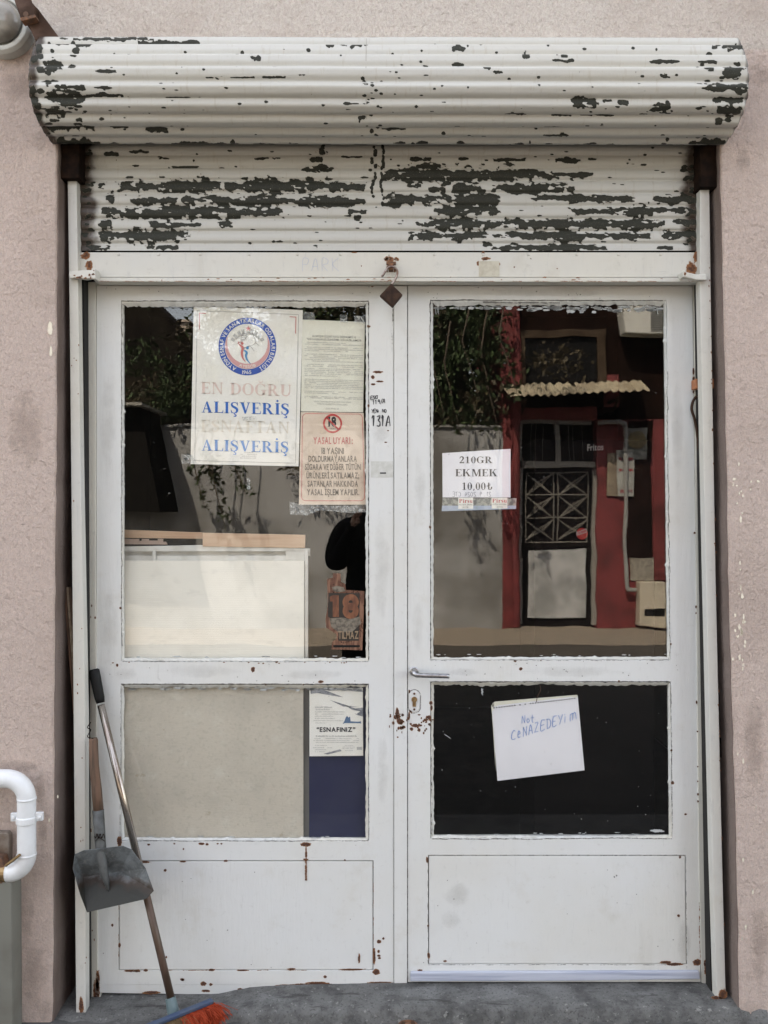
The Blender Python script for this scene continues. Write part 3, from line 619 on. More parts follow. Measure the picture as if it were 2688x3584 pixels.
def bead(x0, y0, x1, y1, warp, wi=13, top=18):
    """putty ring: outer edge on the frame, ragged inner edge on the glass"""
    b = MB(); seq = []
    def run(a, c, nn): 
        return [(a[0]+(c[0]-a[0])*i/nn, a[1]+(c[1]-a[1])*i/nn) for i in range(nn)]
    nxx, nyy = int((x1-x0)/9), int((y1-y0)/9)
    path = run((x0,y0),(x1,y0),nxx)+run((x1,y0),(x1,y1),nyy)+run((x1,y1),(x0,y1),nxx)+run((x0,y1),(x0,y0),nyy)
    N = len(path); lowf = [0]*N; v = 0
    for i in range(N): v = .82*v+random.uniform(-1.5, 1.5); lowf[i] = v
    for i, (x, y) in enumerate(path):
        cx, cy = (x0+x1)/2, (y0+y1)/2
        ww = wi+lowf[i]*.6+random.uniform(-.8, .8)+(random.random() < .02)*random.uniform(2, 5)
        if y < y0+2: ww = top+lowf[i]*1.0+random.uniform(-2.5, 2.5)
        ww = max(ww, 4)
        ix = min(max(x, x0+ww), x1-ww); iy = min(max(y, y0+ww), y1-ww)
        ow = 1.2+max(0, random.gauss(.4, 1))
        ox = min(max(x, x0+ow), x1-ow); oy = min(max(y, y0+ow), y1-ow)
        mx_, my_ = ox+(ix-ox)*.35, oy+(iy-oy)*.35
        for (a, c), d_ in (((ox,oy),-.013),((ox,oy),-.0005+random.uniform(-.0008,.0006)),((mx_,my_),-.0025+random.uniform(-.001,.001)),((ix,iy),-.0105),((ix,iy),-.0125)):
            b.v.append(tuple(P(warp(a, c), c, d_))); b.a.append(0)
    for i in range(N):
        for j in range(4): b.f.append((i*5+j, i*5+j+1, ((i+1) % N)*5+j+1, ((i+1) % N)*5+j))
    b.mi = [0]*len(b.f); return b
def pane(x0, y0, x1, y1, warp):
    b = MB(); q = [(x0,y0),(x0,y1),(x1,y1),(x1,y0)]; b.prism([(warp(x, y), y) for x, y in q], -.0125, -.0165); return b
idw = lambda x, y: x
# --- frame round the leaves
jm = thing('door_frame', 'narrow beige painted steel frame round the double door', 'door frame', P(1344, 3480, 0))
b = MB(); b.prism([(296,986),(299,2500),(306,3300),(316,3505),(352,3500),(341,3400),(335,2000),(335,986)], .006, -.04)
b.prism([(2428,986),(2437,2000),(2446,3000),(2456,3440),(2494,3450),(2484,3000),(2466,2000),(2448,986)], .004, -.04)
b.pbox(336, 975, 2427, 998, .002, -.04); part('frame_bar', b, PJ, jm, bevel=.0015)
b = MB(); splat(b, 338, 3470, 16, 60, .0065, 1.3); splat(b, 342, 3430, 10, 50, .0065, 1.1); splat(b, 330, 3500, 24, 16, .0065, 1.4); splat(b, 2478, 3392, 16, 32, .0045, 1.5); splat(b, 2470, 3372, 10, 16, .0045, 1.4)
for x, y, a, c in ((2427,1300,5,16),(2428,1330,6,18),(2427,1372,4,8),(2431,1865,5,5),(2436,2124,4,7),(2436,2146,3,5),(2438,2458,4,8),(2441,2560,4,4),(2442,2683,3,4),(2442,2735,3,4),(2443,2780,4,6),(2443,2805,4,6),(321,2120,3,7),(333,2162,4,6),(318,2160,2,6),(2470,2610,5,9)): splat(b, x, y, a, c, .0066, 1.4)
for _ in range(14): splat(b, random.uniform(305,330), random.uniform(2650,3480), random.uniform(1.5,4), random.uniform(3,10), .0066, 1)
streak(b, [(2447,3150),(2450,3360)], 7, .0045, .8, 1); streak(b, [(308,2950),(312,3120)], 6, .0066, .8, 1)
part('frame_rust', b, DRUST, jm)

def leaf(name, label, x0, x1, glassx, glass1, glass2, pnl, bot, warp, botl):
    t = thing(name, label, 'door', P((x0+x1)/2, bot, 0), 'the two leaves of the glazed shop door')
    gx0, gx1 = glassx; pxa, pxb = pnl[0], pnl[2]
    xs = sorted({x0, gx0, pxa, gx1, pxb, x1}); ys = [1000, glass1[0], glass1[1], glass2[0], glass2[1], pnl[1], pnl[3], bot]
    holes = set()
    for i in range(len(xs)-1):
        c = (xs[i]+xs[i+1])/2
        if gx0 < c < gx1: holes |= {(i,1),(i,3)}
        if pxa < c < pxb: holes |= {(i,5)}
    f = frame_mesh(xs, ys, holes, 0, -.036, warp)
    part('frame', f, PW, t, bevel=.0012)
    b = MB(); q = [(pxa+2.5,pnl[1]+2.5),(pxa+2.5,pnl[3]-2.5),(pxb-2.5,pnl[3]-2.5),(pxb-2.5,pnl[1]+2.5)]
    b.prism([(warp(x, y), y) for x, y in q], -.0012, -.03); part('kick_panel', b, PW, t, bevel=.002)
    for (ya, yb), tp in ((glass1, 20), (glass2, 12)):
        g = part('glass_pane', pane(gx0+4, ya+4, gx1-4, yb-4, warp), GLASS, t)
        part('putty', bead(gx0, ya, gx1, yb, warp, 11, tp), PP, t)
    return t
L1 = leaf('glazed_door', 'left leaf of the white glazed door, plastered with posters', 338, 1378, (424,1291), (1053,2315), (2395,2943), (415,3012,1307,3397), 3446, idw, 3478)
R1 = leaf('glazed_door', 'right leaf of the white glazed door, with the lever handle', 1427, 2424, (1505,2333), (1050,2310), (2386,2935), (1497,2993,2378,3376), 3437, wr, 3440)
# left leaf foot reaching down to the sunken floor
b = MB(); b.prism([(338,3446),(340,3474),(420,3476),(600,3478),(760,3482),(820,3466),(900,3454),(1378,3447),(1378,3446)], -.0002, -.03); part('foot_strip', b, PW, L1)
b = MB(); b.pbox(1379.5, 1000, 1425, 3442, .0045, -.02); part('cover_strip', b, PW, L1, bevel=.0018)
b = MB(); b.prism([(1437,3404),(1436,3436),(2000,3434),(2452,3428),(2447,3400),(2000,3402)], .012, .0003); part('drip_strip', b, simple('bluish_paint', (.46,.49,.57), .5, 0, (.30,.33,.42), 50, .002, 60, (.06,1,1.5)), R1, bevel=.003, label='bluish weather strip along the foot')
# handle
hd_ = MB(); c0 = P(1449, 2349, 0)
hd_.lathe(c0, (0,-1,0), [(.0145,0),(.0145,.005),(.012,.007),(.0075,.008),(.0075,.03)], 28)
part('handle_rose', hd_, CHROME, R1, smooth=False)
b = MB(); b.tube(catmull([P(1449,2350,.026), P(1449,2352,.044), P(1456,2362,.052), P(1480,2364.5,.052), P(1572,2366.5,.050)], 6), .0072, 14); part('lever_handle', b, CHROME, R1, smooth=True)
b = MB(); b.prism([(1450+18*math.cos(q), 2455+(19 if math.sin(q) > 0 else -19)+18*math.sin(q)) for q in [R(a) for a in range(0, 360, 12)]][::-1], .0032, 0)
es = part('escutcheon', b, PW, R1, bevel=.0015)
b = MB(); streak(b, [(1450+22*math.cos(R(a)), 2455+(19 if math.sin(R(a)) > 0 else -19)+22*math.sin(R(a))) for a in range(0, 361, 15)], 6, .0006, 1.1, .4); part('outline_crack', b, DCRACK, R1)
b = MB(); b.lathe(P(1450,2448,.0032), (0,-1,0), [(.009,0),(.009,.004),(.0025,.004),(.0025,.001)], 24); b.prism([(1444,2452),(1444,2474),(1456,2474),(1456,2452)], .0066, .003)
part('lock_cylinder', b, BRASS, es, bevel=.001)
b = MB()
for y in (2428, 2483): b = MB(); b.lathe(P(1450, y, .0032), (0,-1,0), [(.0035,0),(.0035,.0015)], 12); part('screw', b, RUST, es)
# rust marks, left leaf
b = MB(); dd_ = .0004
for x, y, a, c in ((885,2343,11,13),(1123,2386,13,7),(930,2397,4,3),(1062,2397,3,3),(421,2128,6,6),(418,2945,12,26),(520,2956,8,5),(705,2953,16,6),(725,2955,8,6),(642,2972,4,5),(610,2953,5,4),(762,2953,5,4),(775,2953,5,4),
    (578,3046,7,7),(506,3017,26,5),(640,3015,14,5),(790,3013,10,5),(1207,3010,5,4),(1326,3296,11,9),(1342,3285,6,6),(1325,3330,7,8),(1326,3345,8,6),(1328,3353,7,6),(1317,3402,18,15),(1257,3355,6,24),(1138,3419,8,7),(640,3430,8,6),(712,3443,14,12),(738,3446,8,7),(720,3468,22,6),(840,3465,14,10),(530,3474,46,8),
    (1310,3345,6,40),(456,3398,30,6),(480,3398,16,7),(510,3396,10,7),(740,3395,16,6),(850,3396,30,4),(1020,3392,20,5),(1235,3393,60,4),(1110,3443,60,10),(1050,3448,50,8),(1330,3440,60,6),(1000,3450,50,6),(638,3428,10,6),(393,3238,6,7),(418,3308,6,12),(582,3350,4,6),(1366,2502,4,4),
    (1070,2956,26,10),(1070,3008,14,5),(1322,1302,24,6),(1305,1320,8,10),(1328,1335,18,5),(1306,1345,12,5),(1290,1142,9,6),(1290,1420,5,8),(1358,1507,4,3),(1350,1548,7,3),(1290,2150,3,9),(410,2328,6,8),(497,995,7,3),(1303,1003,6,3)): splat(b, x, y, a, c, dd_, 1.25)
streak(b, [(1071,2958),(1072,3020),(1070,3082)], 13, .0005, 1.35, .8)
for _ in range(14): x = random.uniform(360, 1300); splat(b, x, 2318+random.uniform(-2,4), random.uniform(3,6), 3, .0006, 1)
for x in (450, 560, 640, 900, 1010, 1180): streak(b, [(x, 3397),(x+random.uniform(30,90), 3395)], 5, .0006, .9, .6)
for y in range(3030, 3390, 60): streak(b, [(1307,y),(1307,y+random.uniform(10,40))], 4, .0006, .9, .3); streak(b, [(415,y),(416,y+random.uniform(10,40))], 5, .0006, .9, .3)
part('rust_stain', b, DRUST, L1)
b = MB()
for y0 in range(1000, 3420, 50):
    if random.random() < .75: streak(b, [(1378.5,y0),(1378.5,y0+random.uniform(15,50))], 4, .0008, .75, .5)
for y0 in range(1100, 2240, 40): streak(b, [(426+random.uniform(-3,2),y0),(428+random.uniform(-3,3),y0+42)], 5, .0008, .95, 1.4)
streak(b, [(424,1054),(800,1052),(1288,1055)], 7, .0008, 1.0, .8); streak(b, [(430,2315),(1288,2316)], 5, .0008, .8, .8); streak(b, [(424,2394),(1290,2394)], 7, .0008, 1.05, .5); streak(b, [(470,2944),(1288,2943)], 6, .0008, .9, .9); streak(b, [(1291,1060),(1292,2310)], 5, .0008, .75, .6); streak(b, [(1291,2400),(1292,2940)], 4, .0008, .7, .6); streak(b, [(423,2400),(421,2940)], 5, .0008, .8, .6)
streak(b, [(1374,1080),(1373,1240)], 6, .0008, .8, 1.2)
for _ in range(40): x, y = random.uniform(345,1370), random.choice([random.uniform(2950,3440), random.uniform(2320,2390), random.uniform(1002,1050)]); splat(b, x, y, random.uniform(1.5,3.5), random.uniform(1.5,3), .0008, 1)
part('cracks', b, DCRACK, L1)
b = MB()
for x, y, a, c in ((1335,1500,40,90),(1335,2000,40,260),(380,1500,40,300),(380,2200,50,200),(700,2350,200,34),(1100,2360,150,24),(860,1025,400,24),(520,3120,90,70),(1340,2700,30,200),(440,2358,60,30)): splat(b, x, y, a, c, .0002, .75)
streak(b, [(555,2326),(553,2372),(562,2384)], 12, .0004, .9, .5)
part('grime', b, DGRIME, L1)
# right leaf marks
b = MB()
for _ in range(22): splat(b, random.gauss(1402,16), random.gauss(2518,24), random.uniform(2,7), random.uniform(2,9), .0053, 1.3)
for _ in range(26): splat(b, random.choice([random.gauss(1455,22), random.gauss(1495,10)]), random.gauss(2536,16), random.uniform(2,7), random.uniform(2,6), .0006, 1.3)
for x, y, a, c in ((1390,2510,16,12),(1400,2525,16,14),(1412,2545,10,8),(1390,2495,8,26),(1405,2548,10,8)): splat(b, x, y, a, c, .0052, 1.4)
for x, y, a, c in ((1366,2508,5,5),(1508,2460,8,9),(1500,2512,14,12),(1490,2520,10,7),(1455,2540,22,8),(1467,2555,7,8),(1440,2552,8,9),(1510,2478,6,12),(1432,2505,5,20),(1803,2314,7,5),(1823,2341,8,8),(1893,2312,3,3),(1505,1845,6,6),(2166,2384,5,5),(2350,2626,6,5),(2354,2740,8,8),(2400,2850,7,5),(2348,2255,4,6),(1449,2360,8,6),(1433,2420,5,8),(1437,2490,6,6),(1495,3010,6,14),(1500,3345,7,14),(1470,3396,12,5),(2375,3205,7,7),(2360,3375,40,7),(1558,3364,9,5),(1498,3240,4,5),(2380,3000,5,8),(2330,3368,26,6),(2440,3368,22,16)): splat(b, x, y, a, c, .0005, 1.25)
part('rust_stain', b, DRUST, R1)
b = MB()
for y0 in range(1000, 3420, 60):
    if random.random() < .8: streak(b, [(1426.3,y0),(1426.3,y0+random.uniform(25,60))], 4, .0050, .95, .4)
streak(b, [(1506,1051),(1700,1050),(1990,1052),(2320,1052)], 7, .0008, 1.1, .8); streak(b, [(1690,1058),(1960,1060)], 10, .0008, 1.1, .8)
for y0 in range(1300, 2290, 44): streak(b, [(wr(2333,y0)+random.uniform(-4,1),y0),(wr(2333,y0)+random.uniform(-5,2),y0+46)], 5, .0008, .95, 1.2)
streak(b, [(1512,2386),(2340,2385)], 6, .0008, 1.05, .5); streak(b, [(1512,2937),(2352,2934)], 7, .0008, .95, 1); streak(b, [(1504,1060),(1507,2300)], 5, .0008, .8, .8); streak(b, [(1507,2312),(2350,2311)], 5, .0008, .7, .8)
streak(b, [(1508,2390),(1512,2930)], 5, .0008, .85, .8); streak(b, [(wr(2333,2400),2400),(wr(2333,2930),2930)], 6, .0008, .8, 1.4)
for y0 in range(3000, 3380, 40): streak(b, [(1497,y0),(1498,y0+random.uniform(10,34))], 4, .0008, .95, .4); streak(b, [(wr(2378,y0),y0),(wr(2378,y0),y0+random.uniform(10,34))], 4, .0008, .8, .4)
for x0 in range(1500, 2380, 50): streak(b, [(x0,2993.5),(x0+random.uniform(10,50),2993)], 4, .0008, .85, .4); streak(b, [(x0,3377),(x0+random.uniform(10,50),3376.5)], 4, .0008, .95, .4)
for _ in range(46): x, y = random.uniform(1440,2410), random.choice([random.uniform(2960,3400), random.uniform(2315,2380), random.uniform(1002,1046)]); splat(b, x, y, random.uniform(1.5,3.5), random.uniform(1.5,3), .0008, 1)
for x in (2150, 2158): splat(b, x, 3062+random.uniform(0,8), 4, 5, .0008, 1)
part('cracks', b, DCRACK, R1)
b = MB()
for x, y, a, c in ((1468,1700,30,150),(1462,2200,30,120),(2370,1500,30,300),(1600,3130,60,60),(1580,3220,50,50),(2000,2350,260,26),(1620,2352,70,20),(1900,1024,400,20),(2395,3300,30,120)): splat(b, x, y, a, c, .0002, .75)
part('grime', b, DGRIME, R1)
# white paint dragged over the glass at the top edges
b = MB()
for _ in range(60): x = random.uniform(1520, 2310); splat(b, x, 1078+random.uniform(-6, 8)*(x > 1720), random.uniform(8, 34), random.uniform(3, 9), -.0119, 1.1)
for _ in range(20): x = random.uniform(1980, 2310); splat(b, x, 1078+random.uniform(-4, 14), random.uniform(10, 30), random.uniform(4, 10), -.0119, 1.1)
for x in (1524, 1532, 2300, 1985): streak(b, [(x,1075),(x+2,1100)], 7, -.0118, 1.1, .5)
for _ in range(12): x = random.uniform(1520, 2330); splat(b, x, 2293+random.uniform(-4,4), random.uniform(6,18), random.uniform(1,3), -.0119, .9)
for _ in range(12): x = random.uniform(1530, 2340); splat(b, x, 2918+random.uniform(-5,4), random.uniform(6,18), random.uniform(1.5,4), -.0119, .9)
splat(b, 2300, 2908, 36, 8, -.0119, 1.3); splat(b, 1688, 2420, 7, 26, -.0119, .8); streak(b, [(1555,2570),(1578,2585)], 6, -.0118, 1, .5)
for _ in range(26): splat(b, random.uniform(1530,2335), random.uniform(2420,2890), random.uniform(1.2,2.4), random.uniform(1.2,3), -.0119, .85)
part('paint_smears', b, DSMEAR, R1)
b = MB()
for _ in range(26): x = random.uniform(440, 1275); splat(b, x, 1073+random.uniform(-4, 4), random.uniform(8, 26), random.uniform(3, 6), -.0119, 1)
for _ in range(40): x = random.uniform(440, 1275); splat(b, x, 2410+random.uniform(-4, 5), random.uniform(8, 30), random.uniform(3, 8), -.0119, 1.05)
for _ in range(20): x = random.uniform(440, 1275); splat(b, x, random.choice([2300, 2930])+random.uniform(-4, 4), random.uniform(8, 26), random.uniform(2, 5), -.0119, 1)
part('paint_smears', b, DSMEAR, L1)
# pen writing on the meeting stile
b = MB(); Z7 = lambda x, y: (1200+x*.4295, 850+y*.4295)
hand(b, 'ESKI', *Z7(226,1278), 12.5, 3., .0009, rise=.12, step=.62); hand(b, '119/A', *Z7(243,1318), 15, 3., .0009, rise=.12, step=.58); hand(b, 'YENi NO', *Z7(234,1384), 12, 2.8, .0009, step=.62, rise=.02)
hand(b, '131A', *Z7(237,1496), 38, 3.6, .0009, step=.70, width=.62); hand(b, '131A', *Z7(242,1494), 37, 2.4, .0010, step=.70, width=.62)
part('pen_writing', b, INK, L1, label='house numbers written in black pen')
b = MB(); b.pbox(*Z7(228,1780), *Z7(412,1912), .0007, .0001); lb = part('label_remnant', b, simple('greyish_label', (.52,.52,.48), .7, 0, (.60,.60,.57), 60), L1)
b = MB(); b.pbox(*Z7(302,1870), *Z7(352,1882), .0011, .0007); part('print_mark', b, INK, lb)

# ============================================================ PAPERS BEHIND THE GLASS
def sheet(name, label, cat, quad, d, mat, curl=.0, group=None, nseg=10):
    b = MB(); TL, TR, BR, BL = [Vector((*q, 0)) for q in quad]; vs = []; n_ = nseg
    t = thing(name, label, cat, P((quad[3][0]+quad[2][0])/2, (quad[3][1]+quad[2][1])/2, d), group)
    for z in (0, -.0003):
        for j in range(n_+1):
            for i in range(n_+1):
                u, v = i/n_, j/n_
                p = (TL*(1-u)+TR*u)*(1-v)+(BL*(1-u)+BR*u)*v
                vs.append(P(p.x, p.y, d+z-curl*((u-.5)**2+(v-.5)**2)*2))
    N = (n_+1)**2
    b.add(vs, [(j*(n_+1)+i, (j+1)*(n_+1)+i, (j+1)*(n_+1)+i+1, j*(n_+1)+i+1) for j in range(n_) for i in range(n_)]+[(N+j*(n_+1)+i, N+j*(n_+1)+i+1, N+(j+1)*(n_+1)+i+1, N+(j+1)*(n_+1)+i) for j in range(n_) for i in range(n_)])
    return part('sheet', b, mat, t, smooth=True)
def line(mb, pts, wd, d):
    vs, fs = st(pts, [wd], sm=False); mb.add([P(a, c, d) for a, c in vs], fs)
def lorem(mb, x0, x1, y, h, d, slope=0., dens=.8):   # tiny print, too small to read
    x = x0
    while x < x1:
        wl = random.uniform(4, 16); xe = min(x+wl, x1)
        if random.random() < dens+.15:
            q = x
            while q < xe:
                hh = h*random.uniform(.5, 1); cw = random.uniform(1.1, 2.1)
                yb = y+slope*(q-x0); mb.add([P(q, yb, d), P(q+cw, yb, d), P(q+cw, yb-hh, d), P(q, yb-hh, d)], [(0,1,2,3)]); q += cw+.9
        x = xe+2.6
PD = -.0185; ID = PD+.0006
ps = sheet('poster', 'large white poster with a blue ring emblem and blue capitals in the left door', 'poster', [(678,1070),(1060,1085),(1045,1632),(667,1624)], PD, PAPER)
b = MB()
A = [(690.5,1087),(1045,1101),(1034,1621),(681.5,1612)]
for i in range(4): line(b, [A[i], A[(i+1) % 4]], 2., ID)
part('border', b, GREYP, ps)
Z8 = lambda x, y: (650+x*.2668, 1050+y*.2668)
b = MB(); line(b, [Z8(265,175), Z8(176,172)], 2.6, ID); line(b, [Z8(180,170), Z8(178,385)], 2.6, ID+.00002); line(b, [Z8(1362,219), Z8(1450,224)], 2.6, ID); line(b, [Z8(1446,222), Z8(1441,440)], 2.6, ID+.00002)
part('corner_marks', b, REDF, ps)
b = MB(); text_quad(b, 'EN DOĞRU', 704, 1020, 1337, 1377, ID, slope=.031, serif=True); part('lettering', b, PINKI, ps, label='faded pink capitals')
b = MB(); text_quad(b, 'ALIŞVERİŞ', 706, 1012, 1404, 1443.5, ID, slope=.028, serif=True); part('lettering', b, BLUE, ps, label='upper line of blue capitals')
b = MB(); text_quad(b, 'ESNAFTAN', 703, 1013, 1470, 1510, ID, slope=.022, serif=True); part('lettering', b, FADE, ps, label='almost vanished beige capitals')
b = MB(); text_quad(b, 'ALIŞVERİŞ', 706, 1010, 1538, 1577, ID, slope=.026, serif=True); part('lettering', b, BLUE2, ps, label='lower line of blue capitals')
b = MB()
for i, (x0, x1) in enumerate(((855,885),(842,900),(846,898),(840,896))): lorem(b, x0, x1, 1585+i*6.5, 3.5, ID)
part('small_print', b, GREYP, ps)
ex, ey, ro, ri = 866, 1212.7, 101, 79.5
def disc(mb, cx, cy, r0, r1, a0, a1, d, n_=64):
    vs = []
    for i in range(n_+1):
        a = R(a0+(a1-a0)*i/n_); vs += [P(cx+r0*math.cos(a), cy-r0*math.sin(a), d), P(cx+r1*math.cos(a), cy-r1*math.sin(a), d)]
    mb.add(vs, [(2*i, 2*i+1, 2*i+3, 2*i+2) for i in range(n_)])
b = MB(); disc(b, ex, ey, ro, ri, 0, 360, ID); part('emblem_ring', b, NAVY, ps)
def arc_text(mb, text, r, a0, a1, h, d, inner=False, bold=.012):
    items, wd = layout(text, bold=bold, gap=.12)
    for vs, fs in items:
        o = []
        cx_ = sum(v[0] for v in vs)/len(vs)
        a = R(a0+(a1-a0)*cx_/wd); sc_ = abs(R(a1-a0))*r/wd
        for vx, vy in vs:
            lx = (vx-cx_)*sc_; ly = vy*h
            if not inner: px_ = ex+math.cos(a)*(r+ly)+math.sin(a)*lx; py_ = ey-math.sin(a)*(r+ly)+math.cos(a)*lx
            else: px_ = ex+math.cos(a)*(r-ly)-math.sin(a)*lx; py_ = ey-math.sin(a)*(r-ly)-math.cos(a)*lx
            o.append(P(px_, py_, d))
        mb.add(o, fs)
b = MB(); arc_text(b, 'AYDIN ESNAF VE SANATKARLAR ODALARI BİRLİĞİ', 84, 243, -61, 13, ID+.0003); text_quad(b, '1965', 848, 880, 1297, 1308.5, ID+.0003, bold=.012); part('emblem_lettering', b, PAPER, ps)
b = MB(); n_ = 40; vs = []
for i in range(n_+1):
    a = R(-208+236*i/n_); f = math.sin(math.pi*i/n_)**.75; r1 = 78; r0 = 78-17.5*f
    vs += [P(ex+r1*math.cos(a), ey-r1*math.sin(a), ID), P(ex+r0*math.cos(a), ey-r0*math.sin(a), ID)]
b.add(vs, [(2*i, 2*i+1, 2*i+3, 2*i+2) for i in range(n_)]); part('emblem_crescent', b, PINKR, ps)
b = MB(); arc_text(b, 'AYESOB', 75, 246, 294, 9.5, ID+.0003, inner=True); part('emblem_initials', b, PAPER, ps)
b = MB()  # cogs
for k_ in range(9):
    a = R(28+k_*15.5); cxx, cyy = ex+math.cos(a)*(58+2*math.sin(k_*2)), ey-math.sin(a)*60+4
    if abs(k_-4) < .5: continue
    s_ = 6.5; rot = -a
    b.add([P(cxx+(q*math.cos(rot)-w_*math.sin(rot)), cyy+(q*math.sin(rot)+w_*math.cos(rot)), ID+k_*.00001) for q, w_ in ((-s_,-s_*.8),(s_,-s_*.8),(s_,s_*.8),(-s_,s_*.8))], [(0,1,2,3)])
disc(b, ex, ey+6, 55, 49, 38, 142, ID+.0002, 24); part('emblem_cog', b, simple('cog_grey', (.50,.50,.48), .7), ps)
b = MB(); sx_, sy_ = Z8(820, 375)
vs = [P(sx_, sy_, ID+.0004)]+[P(sx_+math.sin(R(36*i))*(11 if i % 2 == 0 else 4.2), sy_-math.cos(R(36*i))*(11 if i % 2 == 0 else 4.2), ID+.0004) for i in range(10)]
b.add(vs, [(0, 1+i, 1+(i+1) % 10) for i in range(10)])
for pth, ws in (([(683,530),(700,580),(735,610),(748,640),(735,690),(750,760),(785,815)], [.6,3,9,8,6,1]), ([(672,578),(700,556),(735,540)], [.5,1.5,.5])):
    vs, fs = st([Z8(*q) for q in pth], [w_*1.1 for w_ in ws]); b.add([P(a, c, ID+.0002) for a, c in vs], fs)
disc(b, *Z8(741,570), 5, .2, 0, 360, ID+.0003, 16); part('emblem_star', b, REDF, ps)
b = MB()
for pth, ws in (([(750,650),(775,665),(800,690),(790,735),(810,790),(852,838)], [1,7,8,6,1]), ([(765,640),(800,612),(842,608)], [.5,2,.5])):
    vs, fs = st([Z8(*q) for q in pth], ws); b.add([P(a, c, ID+.0001) for a, c in vs], fs)
disc(b, *Z8(810,630), 5, .2, 0, 360, ID+.0003, 16); part('emblem_figure', b, SKYI, ps)
b = MB()
for pth in ([(722,520),(745,545),(700,560)], [(745,440),(770,420),(830,420),(880,440),(890,480),(915,520),(915,560),(870,595),(800,610),(755,640)], [(735,470),(750,440),(800,445),(790,465),(735,470)], [(725,495),(740,468),(800,475),(785,495),(725,495)], [(722,515),(735,495),(785,500),(770,520),(722,520)], [(735,530),(755,520),(765,530)], [(830,420),(845,440),(880,445)], [(915,560),(965,600)], [(850,610),(900,668)]):
    vs, fs = st([Z8(*q) for q in pth], [1.3], 5); b.add([P(a, c, ID+.00035) for a, c in vs], fs)
part('emblem_hands', b, INKG, ps)

br = sheet('notice_sheet', 'long typed notice of tiny grey print, taped to the right of the large poster', 'notice', [(1058,1118),(1277,1127),(1271,1443),(1053,1440)], PD-.001, PAPERY)
b = MB(); i0 = ID-.001
text_quad(b, 'BU BROŞÜR SİZLERİ ALKOL DÜZENLEMESİ VE', 1094, 1246, 1173, 1179.5, i0, slope=.03, bold=.005); text_quad(b, 'YENİ KANUNLARI BİLGİLENDİRMEK İÇİN HAZIRLANMIŞTIR', 1073, 1265, 1183, 1189.5, i0, slope=.03, bold=.005)
part('heading', b, INKG, br)
b = MB()
ylist = [1199,1205,1216,1222,1228,1240,1246,1252,1258,1264,1276,1282,1290,1296,1302,1308,1315,1328,1334,1340,1346,1352,1358,1370,1376,1388,1393]
for i, y in enumerate(ylist): lorem(b, 1066+(8 if i in (0,2,5,10) else 0), 1270-(0 if i % 4 else random.uniform(10,90)), y, 3.4, i0, .03, .75 if i not in (0,3,17) else .95)
text_quad(b, 'NAZİLLİ BAKKALLAR VE BAYİLER ESNAF ODASI', 1099, 1228, 1402, 1407, i0, slope=.03); text_quad(b, 'YÖNETİM VE DENETİM KURULU ADINA', 1109, 1217, 1411, 1416, i0, slope=.03); text_quad(b, '0530 491 86 09', 1140, 1186, 1427, 1432.5, i0, slope=.03)
part('small_print', b, GREYP, br)

ws = sheet('warning_sign', 'beige age limit sign with red border and struck out 18, below the typed notice', 'sign', [(1053,1442),(1273,1445),(1280,1766),(1046,1767)], PD, PAPERB)
Z3 = lambda x, y: (400+x*.603, 1000+y*.603)
b = MB(); q = []
cs = [((1092,742),(1,1)),((1440,745),(-1,1)),((1453,1248),(-1,-1)),((1087,1248),(1,-1))]
rr_ = 14
for (cx_, cy_), (sx_, sy_) in cs:
    X0, Y0 = Z3(cx_, cy_); a0 = {(1,1):180,(-1,1):90,(-1,-1):0,(1,-1):-90}[(sx_, sy_)]
    for k_ in range(5): a = R(a0-k_*22.5); q.append((X0+sx_*rr_+rr_*math.cos(a), Y0+sy_*rr_-rr_*math.sin(a)))
line(b, q+[q[0]], 2.2, ID); text_quad(b, 'YASAL UYARI :', *[Z3(x,0)[0] for x in (1155,1385)], Z3(0,880)[1], Z3(0,918)[1], ID, bold=.02)
part('red_print', b, REDF, ws)
b = MB(); cx_, cy_ = Z3(1267,800); disc(b, cx_, cy_, 33.5, 27, 0, 360, ID+.0004, 40); line(b, [(cx_-21,cy_-21),(cx_+21,cy_+21)], 5.5, ID+.0004); part('ban_symbol', b, REDI, ws)
b = MB(); text_quad(b, '18', cx_-15, cx_+15, cy_-22, cy_+9, ID+.0002, bold=.05); text_quad(b, 'YAŞ ALTI', cx_-11, cx_+11, cy_+15, cy_+20, ID+.0002)
part('symbol_number', b, INK, ws)
b = MB()
for tx_, x0, x1, y0, y1 in (('18 YAŞINI',1203,1333,942,976),('DOLDURMAYANLARA',1127,1408,988,1021),('SİGARA VE DİĞER TÜTÜN',1107,1430,1036,1068),('ÜRÜNLERİ SATILAMAZ;',1115,1422,1085,1118),('SATANLAR HAKKINDA',1122,1415,1133,1166),('YASAL İŞLEM YAPILIR.',1118,1423,1182,1215)):
    text_quad(b, tx_, Z3(x0,0)[0], Z3(x1,0)[0], Z3(0,y0)[1], Z3(0,y1)[1], ID, bold=.022)
part('lettering', b, BROWNI, ws)
bn = sheet('price_note', 'white bread price note in bold black serif type, in the right door pane', 'note', [(1548,1586),(1787,1571),(1787,1741),(1549,1741)], PD, PAPERC)
b = MB(); text_quad(b, '210GR', 1608, 1724, 1598, 1621, ID, serif=True); text_quad(b, 'EKMEK', 1594, 1741, 1642, 1667, ID, serif=True); text_quad(b, '10,00₺', 1617, 1721, 1689, 1714.5, ID, serif=True); part('lettering', b, INK, bn)
b = MB(); hand(b, '21.9.2024 CTE :', 1552, 1737, 15, 1.8, ID, mirror=True, step=.74, width=.95); part('handwriting', b, simple('grey_pen', (.25,.26,.32), .8), bn, label='mirrored grey handwriting under the price')
pt = thing('label_strip', 'narrow strip of water bottle label taped under the bread price note', 'label', P(1678,1780,PD+.001))
